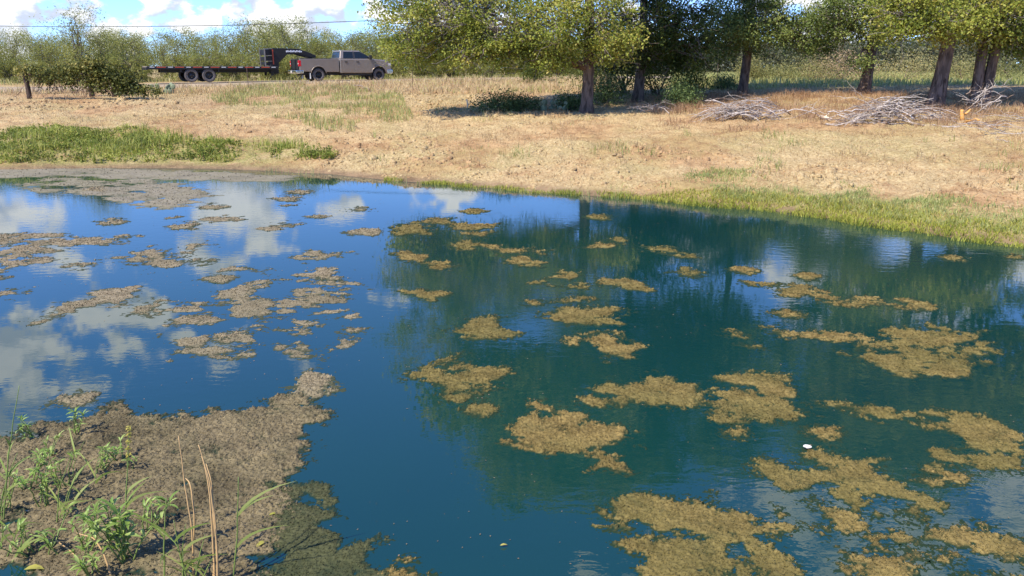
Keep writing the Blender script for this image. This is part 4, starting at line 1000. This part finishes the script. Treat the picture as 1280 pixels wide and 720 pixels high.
# overhead line
a = PY(-60, 31.6, 60); b = PY(480, 25.0, 60); d = b - a; mb = MB()
V, Q, Tr = tube([a + d * t + Vector((0, 0, -.25 * (1 - (2 * min(max(t, 0), 1) - 1) ** 2))) for t in np.linspace(-1.0, 1.7, 40)], .022, 6); mb.add(V, Q, Tr)
link('power_line', mb.mesh('power_line', M['cable'], smoothf=True), label='black overhead cable crossing the sky at left', category='cable')

# ------------------------------------------------------------------ pickup truck and gooseneck trailer
def prism(name, prof, y0, y1, mname, parent, bevel=.02, seg=2, y0t=None):
    """side profile (x, z) pulled across from y0 to y1"""
    bm = bmesh.new(); n = len(prof)
    A = [bm.verts.new((x, y0, z)) for x, z in prof]; B = [bm.verts.new((x, y1, z)) for x, z in prof]
    bm.faces.new(A); bm.faces.new(B[::-1])
    for i in range(n): bm.faces.new((A[i], B[i], B[(i + 1) % n], A[(i + 1) % n]))
    bmesh.ops.recalc_face_normals(bm, faces=bm.faces)
    me = bpy.data.meshes.new(name); bm.to_mesh(me); bm.free(); me.materials.append(M[mname])
    o = link(name, me, parent)
    if bevel:
        m = o.modifiers.new('bevel', 'BEVEL'); m.width = bevel; m.segments = seg; m.limit_method = 'ANGLE'; m.angle_limit = R(35)
    return o
def box(name, x0, x1, y0, y1, z0, z1, mname, parent, bevel=.01): return prism(name, [(x0, z0), (x1, z0), (x1, z1), (x0, z1)], y0, y1, mname, parent, bevel)
def solid(name, V, F, mname, parent, bevel=0.0, smoothf=False):
    me = bpy.data.meshes.new(name); me.from_pydata(V, [], F); me.update(); me.materials.append(M[mname])
    bm = bmesh.new(); bm.from_mesh(me); bmesh.ops.recalc_face_normals(bm, faces=bm.faces); bm.to_mesh(me); bm.free()
    o = link(name, me, parent)
    if bevel:
        m = o.modifiers.new('bevel', 'BEVEL'); m.width = bevel; m.segments = 3; m.limit_method = 'ANGLE'; m.angle_limit = R(25)
    return o
def lathe(prof, n=28):
    V = []; Q = []
    for x, r in prof:
        for k in range(n): a = 2 * math.pi * k / n; V.append((r * math.cos(a), x, r * math.sin(a)))
    m = len(prof)
    for i in range(m - 1):
        for k in range(n): Q.append((i * n + k, i * n + (k + 1) % n, (i + 1) * n + (k + 1) % n, (i + 1) * n + k))
    return V, Q
def wheel(parent, x, y, z, r, wd, out):
    """out = -1 when the outer face looks to -y"""
    h = wd / 2
    V, Q = lathe([(-h * .8, r * .62), (-h, r * .68), (-h, r * .88), (-h * .86, r * .97), (-h * .4, r), (h * .4, r), (h * .86, r * .97), (h, r * .88), (h, r * .68), (h * .8, r * .62), (-h * .8, r * .62)])
    ty = link('wheel', make_mesh('tyre', V, Q, None, M['tyre'], None, True), parent); ty.location = (x, y, z)
    V, Q = lathe([(out * h * .88, r * .64), (out * h * .94, r * .60), (out * h * .45, r * .52), (out * h * .40, r * .30), (out * h * .75, r * .20), (out * h * .80, r * .05), (out * h * .80, .001)], 24)
    link('rim', make_mesh('rim', V, Q, None, M['wheel_dark'], None, True), ty)
    V, Q = lathe([(out * h * .96, r * .655), (out * h * 1.0, r * .63), (out * h * .9, r * .59)], 24); link('rim_edge', make_mesh('rim_edge', V, Q, None, M['wheel_rim'], None, True), ty)
    for k in range(8):
        a = k / 8 * 2 * math.pi; V, Q, Tr = tube([(math.cos(a) * r * .2, out * h * .6, math.sin(a) * r * .2), (math.cos(a) * r * .58, out * h * .62, math.sin(a) * r * .58)], .022, 4)
        link('spoke', make_mesh('spoke', V, Q, Tr, M['wheel_dark']), ty)
    return ty
def arch(cx, cz, r, a0, a1, n=10): return [(cx + r * math.cos(R(a0 + (a1 - a0) * i / n)), cz + r * math.sin(R(a0 + (a1 - a0) * i / n))) for i in range(n + 1)]

to = RW - RD * 1.28 + RN * .93; TZ = road_z(1.0)
truck = thing('pickup_truck', 'taupe crew-cab pickup truck parked on the road hitched to a flatbed trailer', 'truck', (to.x, to.y, TZ), None, TRUCK_YAW)
HW = .99; RA, FA, WR = 1.28, 5.45, .40
# bed: two sides with wheel arches, floor, front wall
side = [(.04, .62)] + [(RA - .52, .60)] + arch(RA, .44, .50, 162, 18) + [(RA + .52, .58), (2.68, .58), (2.68, 1.41), (1.0, 1.41), (.06, 1.40)]
prism('bed_side', side, -HW, -HW + .10, 'paint_taupe', truck, .03); prism('bed_side', side, HW - .10, HW, 'paint_taupe', truck, .03)
box('bed_floor', .08, 2.66, -HW + .11, HW - .11, .72, .78, 'black_plastic', truck); box('bed_wall', 2.60, 2.66, -HW + .11, HW - .11, .80, 1.38, 'paint_taupe', truck)
for s in (-1, 1): box('bed_rail', .10, 2.64, s * HW * .995 - .07 if s > 0 else -HW * .995, s * HW * .995 if s > 0 else -HW * .995 + .07, 1.413, 1.435, 'black_plastic', truck)
tg = box('tailgate', .0, .07, -HW + .14, HW - .14, .72, 1.38, 'black_plastic', truck, .02); tg['label'] = 'dark tailgate'
box('tailgate_handle', -.012, -.002, -.13, .13, 1.18, 1.27, 'black_steel', truck)
for s in (-1, 1):
    o = box('tail_light', -.01, .17, s * (HW - .135) if s > 0 else -HW - .006, HW + .006 if s > 0 else -HW + .135, .93, 1.30, 'red_lens', truck, .02)
    box('reverse_lamp', -.016, -.011, *sorted((s * (HW - .13), s * (HW - .03))), 1.06, 1.13, 'white_flap', o, 0)
rb = prism('rear_bumper', [(-.20, .50), (-.02, .48), (.30, .50), (.30, .70), (-.18, .70), (-.22, .62)], -HW - .01, HW + .01, 'chrome', truck, .04)
box('step_pad', -.19, -.02, -HW * .95, HW * .95, .702, .715, 'black_plastic', rb, 0)
box('licence_plate', -.235, -.225, -.16, .16, .53, .66, 'white_flap', rb, 0)
# cab and nose
nose = [(2.74, .50), (FA - .56, .48)] + arch(FA, .44, .52, 165, 15) + [(FA + .58, .46), (6.30, .46), (6.34, .80), (6.32, 1.12), (6.20, 1.27), (5.9, 1.33), (5.05, 1.42), (2.74, 1.40)]
prism('body', nose, -HW, HW, 'paint_taupe', truck, .06, 3)
box('hood_bulge', 5.15, 6.1, -.55, .55, 1.32, 1.385, 'paint_taupe', truck, .05)
def cabpt(x, y, z):   # narrow the greenhouse towards the roof
    return (x, y, z)
b0, b1z, hw0, hw1 = 1.40, 1.95, .93, .74
CV = [(2.76, -hw0, b0), (5.12, -hw0, b0), (5.12, hw0, b0), (2.76, hw0, b0), (2.90, -hw1, b1z), (4.12, -hw1, b1z), (4.12, hw1, b1z), (2.90, hw1, b1z)]
solid('cab', CV, [(0, 1, 5, 4), (1, 2, 6, 5), (2, 3, 7, 6), (3, 0, 4, 7), (4, 5, 6, 7), (3, 2, 1, 0)], 'paint_taupe', truck, .05)
def onside(x, z, s, out=.006):
    f = (z - b0) / (b1z - b0); y = hw0 + (hw1 - hw0) * f
    return (x, s * (y + out), z + .3 * out)
def pane(name, pts, s, parent, mname='glass', out=.006):
    V = [onside(x, z, s, out) for x, z in pts] + [onside(x, z, s, -.02) for x, z in pts]; n = len(pts)
    F = [tuple(range(n)), tuple(range(2 * n - 1, n - 1, -1))] + [(i, (i + 1) % n, n + (i + 1) % n, n + i) for i in range(n)]
    return solid(name, V, F, mname, parent)
for s in (-1, 1):
    pane('door_window', [(3.00, 1.45), (3.70, 1.45), (3.70, 1.87), (3.08, 1.87)], s, truck); pane('door_window', [(3.80, 1.45), (4.92, 1.45), (4.62, 1.66), (4.20, 1.87), (3.80, 1.87)], s, truck)
    pane('window_trim', [(3.715, 1.43), (3.785, 1.43), (3.785, 1.89), (3.715, 1.89)], s, truck, 'black_plastic', .003)
    for x0, x1 in ((2.96, 3.74), (3.76, 4.98)):
        y = s * (HW + .001)
        d = box('door', x0, x1, min(y, y + s * .012), max(y, y + s * .012), .56, 1.36, 'paint_taupe', truck, .012)
        box('handle', x0 + .10, x0 + .28, *sorted((y + s * .013, y + s * .045)), 1.20, 1.25, 'black_plastic', d, .008)
    box('rocker_step', 2.9, 4.9, *sorted((s * (HW - .12), s * (HW + .03))), .36, .42, 'black_plastic', truck)
    m = box('mirror', 4.74, 4.90, *sorted((s * 1.02, s * 1.24)), 1.38, 1.66, 'black_plastic', truck, .03); box('mirror_arm', 4.80, 4.85, *sorted((s * .90, s * 1.03)), 1.44, 1.49, 'black_plastic', m, 0)
    for cx, r in ((RA, .50), (FA, .52)):
        pts = np.array([(x, s * (HW + .012), z) for x, z in arch(cx, .44, r + .015, 172, 8, 14)]); V, Q, Tr = tube(pts, .028, 6)
        link('fender_flare', make_mesh('fender_flare', V, Q, Tr, M['paint_taupe'], None, True), truck)
        box('mud_flap', cx - .56, cx - .54, *sorted((s * (HW - .30), s * (HW + .01))), .16, .52, 'white_flap' if cx == RA else 'black_plastic', truck, 0)
    box('head_light', 6.10, 6.335, *sorted((s * (HW - .22), s * (HW + .004))), .98, 1.16, 'white_tape', truck, .03)
    box('badge', 5.10, 5.24, *sorted((s * (HW + .002), s * (HW + .01))), 1.14, 1.19, 'chrome', truck, 0)
    for cx in (RA, FA): wheel(truck, cx, s * .82, WR, WR, .27, s)
# windscreen and back window lie on the sloped cab ends
def endpane(name, x0, z0, x1, z1, w0, w1, off):
    V = [(x0, -w0, z0), (x0, w0, z0), (x1, w1, z1), (x1, -w1, z1)]; V2 = [(x + off, y, z + .012) for x, y, z in V]
    return solid(name, V + V2, [(0, 1, 2, 3), (7, 6, 5, 4), (0, 1, 5, 4), (1, 2, 6, 5), (2, 3, 7, 6), (3, 0, 4, 7)], 'glass', truck)
endpane('windscreen', 5.02, 1.455, 4.20, 1.90, .84, .70, .02)
endpane('back_window', 2.785, 1.47, 2.885, 1.87, .80, .68, -.016)
gr = box('grille', 6.30, 6.365, -.72, .72, .74, 1.14, 'chrome', truck, .02); box('grille_mesh', 6.34, 6.372, -.60, .60, .80, 1.08, 'black_plastic', gr, 0)
prism('front_bumper', [(6.05, .46), (6.40, .46), (6.46, .60), (6.40, .74), (6.05, .74)], -HW - .012, HW + .012, 'chrome', truck, .04)
box('chassis', .3, 6.0, -.55, .55, .38, .60, 'black_steel', truck, 0)
for cx in (RA, FA): box('wheel_liner', cx - .50, cx + .50, -HW + .13, HW - .13, .60, .94, 'black_plastic', truck, 0)

trailer = thing('flatbed_trailer', 'long black gooseneck flatbed trailer with red and white tape, hitched to the pickup', 'trailer', (to.x, to.y, TZ), None, TRUCK_YAW)
DZ = .92; TX0, TX1 = -8.95, -1.35; TW = 1.26
for s in (-1, 1):
    y0, y1 = sorted((s * (TW - .08), s * TW))
    rail = box('side_rail', TX0, TX1, y0, y1, DZ - .17, DZ - .01, 'black_steel', trailer, .01)
    x = TX0 + .15; k = 0
    while x < TX1 - .3:
        ya, yb = sorted((s * (TW + .001), s * (TW + .012)))
        L_ = .50 if k % 2 else .26; box('reflector_tape', x, x + L_, ya, yb, DZ - .075, DZ - .020, 'red_tape' if k % 2 else 'white_tape', rail, 0); x += L_ + .12; k += 1
    box('main_beam', TX0 + .8, TX1, *sorted((s * .42, s * .54)), DZ - .36, DZ - .10, 'black_steel', trailer, .01)
    # upright, neck and braces
    prism('neck', [(-1.55, DZ - .45), (-1.18, DZ - .45), (-1.12, 1.15), (-.55, 1.66), (.10, 1.70), (1.00, 1.46), (1.30, 1.46), (1.30, 1.62), (.95, 1.78), (.20, 2.02), (-1.42, 2.05), (-1.55, 1.98)], *sorted((s * .38, s * .52)), 'black_steel', trailer, .02)
    box('ladder_post', -2.02, -1.96, *sorted((s * .60, s * .66)), DZ, 2.02, 'wheel_rim', trailer, 0)
    box('neck_stripe', -1.50, -1.43, *sorted((s * .521, s * .53)), 1.05, 1.95, 'red_tape', trailer, 0)
    box('jack_leg', -1.75, -1.62, *sorted((s * .78, s * .92)), .36, 1.05, 'black_steel', trailer, .01)
    for cx in (-5.55, -6.55):
        wheel(trailer, cx, s * (TW - .16), .40, .40, .26, s)
    prism('fender', [(-7.15, DZ - .05), (-7.15, .60), (-7.08, .60), (-7.08, DZ - .10), (-5.02, DZ - .10), (-5.02, .60), (-4.95, .60), (-4.95, DZ - .05)], *sorted((s * (TW - .34), s * (TW - .02))), 'black_steel', trailer, 0)
    for i in range(11):           # unreadable white mark on the neck
        xx = -.62 + i * .095; h = (.10, .12, .09, .13)[i % 4]
        box('lettering', xx, xx + .068, *sorted((s * .521, s * .527)), 1.80 + .01 * (i % 3), 1.80 + h, 'white_letter', trailer, 0)
plank = None
for i in range(9):
    y = -TW + .10 + i * (2 * TW - .2) / 9
    box('deck_plank', TX0 + .02, TX1 - .02, y + .006, y + (2 * TW - .2) / 9 - .006, DZ - .05, DZ + .005 * (i % 2), 'deck_wood', trailer, 0)
for x in np.arange(TX0 + .4, TX1, .6): box('cross_beam', x, x + .07, -TW + .10, TW - .10, DZ - .15, DZ - .06, 'black_steel', trailer, 0)
box('front_plate', -1.72, -1.56, -.60, .60, 1.55, 2.00, 'black_steel', trailer, .02)
for z0, z1 in ((1.62, 1.98), (1.28, 1.55), (1.00, 1.22)): box('tool_tray', -1.98, -1.58, -.60, .60, z0, z1 - .03, 'black_steel', trailer, .01)
for z in (2.0, 1.585, 1.245, .95): box('ladder_rung', -2.03, -1.57, -.66, -.605, z - .02, z + .02, 'wheel_rim', trailer, 0)
box('neck_crossbar', .85, 1.28, -.375, .375, 1.48, 1.60, 'black_steel', trailer, .01)
box('coupler', 1.00, 1.16, -.08, .08, .80, 1.47, 'black_steel', trailer, .01)
for cx in (-5.55, -6.55): box('axle', cx - .05, cx + .05, -TW + .2, TW - .2, .35, .45, 'black_steel', trailer, 0)
box('rear_bar', TX0 - .02, TX0 + .08, -TW + .09, TW - .09, DZ - .20, DZ - .06, 'black_steel', trailer, 0)

# ------------------------------------------------------------------ plants at the near left shore
def leafmesh(L=1.0, Wd=.26):
    xs = [0, .2, .5, .8, 1.0]; ws = [.04, .75, 1.0, .6, 0.02]; V = []; F = []
    for x, w_ in zip(xs, ws):
        z = .14 * math.sin(x * 2.6) - .12 * x * x
        V += [(x * L, -w_ * Wd / 2, z + .05 * w_), (x * L, 0, z), (x * L, w_ * Wd / 2, z + .05 * w_)]
    for i in range(4): F += [(3 * i, 3 * i + 1, 3 * i + 4, 3 * i + 3), (3 * i + 1, 3 * i + 2, 3 * i + 5, 3 * i + 4)]
    return V, F
LV_, LF_ = leafmesh(); LEAF = [make_mesh('leaf', LV_, LF_, None, M['herb_leaf'], np.full(len(LV_), v), True) for v in (.3, .5, .7, .9)]
def herb(label, bx, by, tx, ty, nst, nl, ls, seed, group=None):
    rng = np.random.default_rng(seed); b = P(bx, by); t = PY(tx, ty, b.y); h = max(.12, t.z)
    root = thing('leafy_plant', label, 'plant', b, group)
    for k in range(nst):
        f = rng.uniform(.65, 1) if k else 1
        a = np.array([rng.normal(0, .025), rng.normal(0, .03), -.03]); e = np.array([(t.x - b.x) * f + rng.normal(0, .07 * h / .3), rng.normal(0, .07), h * f])
        p = wander(a, e, 8, .06, rng, .03); mb = MB(); V, Q, Tr = tube(p, np.linspace(.006, .0025, 8), 5); mb.add(V, Q, Tr)
        st = link('stem', mb.mesh('stem', M['green_stem'], smoothf=True), root)
        for i in range(nl):
            u = rng.uniform(.28, 1.0) if i > 3 else 1.0 - .02 * i; q = p[0] + 0
            q = np.array([np.interp(u * 7, np.arange(8), p[:, c]) for c in range(3)])
            o = link('leaf', LEAF[rng.integers(4)], root); o.location = q; s = ls * rng.uniform(.7, 1.25)
            o.scale = (s, s, s); o.rotation_euler = (rng.uniform(-.4, .4), -rng.uniform(-.15, .95), rng.uniform(0, 6.28))
HB = [(155, 703, 157, 628, 7, 8, .085, 'largest leafy green plant, at the foot of the tall seed stalk'),
      (108, 690, 110, 640, 3, 7, .06, 'upright leafy plant left of the largest leafy plant'), (113, 722, 113, 685, 3, 7, .06, 'leafy sprout at the bottom edge below the upright leafy plant'),
      (32, 692, 30, 655, 3, 6, .055, 'low leafy sprout at the lower left edge'), (70, 690, 64, 655, 2, 6, .055, 'small leafy sprout between the lower left sprout and the upright plant'),
      (57, 632, 55, 588, 4, 7, .06, 'bushy leafy plant left of the leaning grass blades'), (36, 612, 38, 575, 3, 7, .06, 'leafy plant near the left reed'), (76, 612, 74, 565, 3, 7, .05, 'leafy plant right of the bushy one, topmost leaves pale'),
      (38, 547, 38, 524, 2, 6, .05, 'tiny sprig growing at the upper left rim of the brown mat'), (93, 543, 88, 515, 2, 6, .06, 'dark stemmed sprig at the upper rim of the brown mat'),
      (120, 592, 124, 562, 3, 6, .05, 'small leafy plant in the middle of the brown mat'), (146, 578, 142, 556, 2, 6, .05, 'pale small sprig near the top of the seed stalk'),
      (60, 572, 62, 552, 2, 5, .05, 'tiny sprig below the dark stemmed one'), (8, 640, 4, 600, 3, 6, .05, 'leafy sprout at the left edge by the reed foot'), (185, 668, 188, 632, 3, 6, .055, 'leafy side shoot right of the largest leafy plant'),
      (165, 588, 164, 575, 1, 4, .04, 'yellowing tiny sprig beside the seed stalk')]
for i, (bx, by, tx, ty, ns, nl, ls, lab) in enumerate(HB): herb(lab, bx, by, tx, ty, ns + 2, int(nl * 1.4), ls * 1.1, 600 + i)
def stalk(label, name, cat, strands, mname, r0, leafy=0, seedhead=False, seed=0):
    rng = np.random.default_rng(seed); b = P(*strands[0][0]); root = thing(name, label, cat, b)
    for pts in strands:
        y0 = P(*pts[0]).y; w_ = [PY(x, y, y0 + .05 * i) for i, (x, y) in enumerate(pts)]; w_[0].z = -.03
        c = np.array(w_); tt = np.linspace(0, len(c) - 1, 5 * len(c)); p = np.stack([np.interp(tt, np.arange(len(c)), c[:, k]) for k in range(3)], 1)
        p[1:-1] += rng.normal(0, .003, (len(p) - 2, 3))
        for _ in range(2): p[1:-1] = (p[:-2] + 2 * p[1:-1] + p[2:]) / 4
        mb = MB(); V, Q, Tr = tube(p, np.linspace(r0, r0 * .35, len(p)), 5); mb.add(V, Q, Tr); link('stem', mb.mesh('stem', M[mname], b, True), root)
        for k in range(leafy):
            s = p[int(len(p) * rng.uniform(.15, .7))]; a = rng.uniform(0, 6.28); L = rng.uniform(.18, .42); d = np.array([math.cos(a) * .5, math.sin(a) * .3, .8])
            q = np.stack([s + d * L * u + np.array([math.cos(a), math.sin(a), -.8]) * L * .45 * u * u for u in np.linspace(0, 1, 6)])
            sd = unit(np.cross(d, np.array([.2, 1, .1]))); w2 = .009 * np.array([.6, 1, 1, .8, .5, .05])
            V = np.concatenate([q - sd * w2[:, None], q + sd * w2[:, None]]); Q = [(i, i + 1, 7 + i, 6 + i) for i in range(5)]
            mb = MB(); mb.add(V, Q, None, rng.uniform(.3, .9)); link('blade', mb.mesh('blade', M['reed_leaf'], b), root)
        if seedhead:
            C = p[-5:].repeat(14, 0) + rng.normal(0, .008, (70, 3)); V, Q = leaves(C, .028, .009, rng, 1.2); mb = MB(); mb.add(V, Q, None, .9); link('seed_head', mb.mesh('seed_head', M['grass_yellow'], b), root)
stalk('tallest green reed rising at the left edge', 'reed', 'reed', [[(3, 652), (9, 590), (15, 535), (24, 482)], [(-4, 645), (8, 600), (22, 566)]], 'green_stem', .006, 4, False, 1)
stalk('tall green grass stalk with a seed head in the brown mat', 'grass_stalk', 'grass', [[(155, 705), (157, 640), (159, 590), (162, 535)]], 'green_stem', .006, 3, True, 2)
stalk('single bent dry brown stalk left of the dry stalk bundle', 'dry_stalk', 'dry stalk', [[(242, 722), (240, 665), (233, 615), (223, 545)], [(241, 715), (243, 640), (238, 604), (232, 598)]], 'dry_stalk', .0075, 0, False, 3)
stalk('bundle of tall dry reddish-brown stalks at the bottom', 'dry_stalk', 'dry stalk', [[(272, 740), (271, 680), (262, 600), (248, 556)], [(268, 735), (266, 670), (262, 610), (252, 570)], [(274, 738), (268, 650), (264, 600), (258, 580)], [(265, 735), (268, 690), (266, 640)]], 'dry_stalk', .0075, 0, False, 4)
stalk('upright green blade left of the dry stalks', 'grass_stalk', 'grass', [[(205, 725), (205, 680), (208, 622)]], 'green_stem', .007, 2, False, 5)
stalk('upright green blade right of the dry stalk bundle', 'grass_stalk', 'grass', [[(289, 730), (297, 665), (298, 596)]], 'green_stem', .006, 3, False, 6)
stalk('arching green grass tuft at the foot of the dry stalks', 'grass_tuft', 'grass', [[(232, 730), (225, 690), (217, 650)], [(236, 732), (222, 680), (196, 660)], [(240, 732), (250, 695), (256, 668)], [(229, 730), (228, 690), (232, 655)], [(246, 735), (262, 705), (270, 690)]], 'green_stem', .005, 3, False, 7)
stalk('leaning green grass blades left of centre in the brown mat', 'grass_tuft', 'grass', [[(72, 650), (85, 615), (106, 582)], [(76, 652), (86, 620), (96, 590)], [(70, 655), (74, 610), (90, 565)], [(84, 640), (96, 622), (108, 612)]], 'green_stem', .005, 2, False, 8)
stalk('thin green grass shoot right of the leaning blades', 'grass_tuft', 'grass', [[(118, 608), (120, 585), (128, 560)], [(90, 600), (92, 580), (105, 552)]], 'green_stem', .004, 2, False, 9)
stalk('fallen dry stem lying across the mat below the upright leafy plant', 'dry_stalk', 'dry stalk', [[(140, 722), (130, 690), (117, 672), (96, 666)]], 'dry_stalk', .0075, 0, False, 10)
stalk('pale dry stems lying near the small leafy sprout', 'dry_stalk', 'dry stalk', [[(100, 652), (80, 645), (42, 643)], [(105, 700), (90, 690), (70, 676)]], 'dry_stalk', .0075, 0, False, 11)
stalk('green blade curving at the left edge below the reed', 'grass_tuft', 'grass', [[(4, 700), (18, 672), (30, 640)], [(0, 690), (3, 655), (2, 618)], [(10, 705), (24, 690), (30, 668)]], 'green_stem', .005, 2, False, 12)

# specks of weed and leaf bits adrift on the water
rng = np.random.default_rng(90); Xs = rng.uniform(-14, 9, 5200); Ys = 3.8 + 20 * rng.random(5200) ** 1.3
kk = (sdist(Xs, Ys, POND) > .4) & (fbm(Xs * .5, Ys * .5, 91, 3) > -.05); Cs = np.stack([Xs, Ys, np.full(5200, .004)], 1)[kk]
lf = rng.uniform(.006, .022, len(Cs)) * (.6 + Cs[:, 1] / 20); V, Q = leaves(Cs, lf, lf * .6, rng, 6.0); mb = MB(); mb.add(V, Q, None, np.repeat(rng.random(len(Cs)) * .35, 4))
link('floating_specks', mb.mesh('floating_specks', M['straw_leaf']), label='specks of weed adrift on the pond', category='debris', kind='stuff')
# small floating things
def chip(label, cat, name, x, y, s, mname, seed, z=.03):
    rng = np.random.default_rng(seed); bm = bmesh.new(); bmesh.ops.create_icosphere(bm, subdivisions=2, radius=1)
    for v in bm.verts: v.co = Vector((v.co.x * s * 1.5, v.co.y * s, v.co.z * s * .6)) * (1 + rng.normal(0, .12))
    me = bpy.data.meshes.new(name); bm.to_mesh(me); bm.free(); me.materials.append(M[mname]); o = link(name, me, label=label, category=cat); q = P(x, y, z); o.location = q; return o
chip('small white foam scrap at the tip of the big slanting algae mat', 'litter', 'foam_scrap', 1009, 558, .022, 'foam', 1)
def fleaf(label, x, y, s, v, rz):
    me = make_mesh('floating_leaf', [(a * s, b * s * 1.6, c * s) for a, b, c in LV_], LF_, None, M['grass_yellow'], np.full(len(LV_), v), True)
    o = link('floating_leaf', me, label=label, category='leaf'); q = P(x, y, .012); o.location = q; o.rotation_euler = (0, 0, rz)
fleaf('yellow-green leaf lying on the brown mat near its right rim', 320, 684, .09, .7, .9)
fleaf('small yellow leaf on the brown mat above the other fallen leaf', 336, 644, .06, .6, .4)
fleaf('lone tan leaf floating on the deep blue water', 625, 682, .05, 1.0, .2)
fleaf('yellow blade-like leaf lying at the lower left corner', 30, 712, .12, .8, .1)
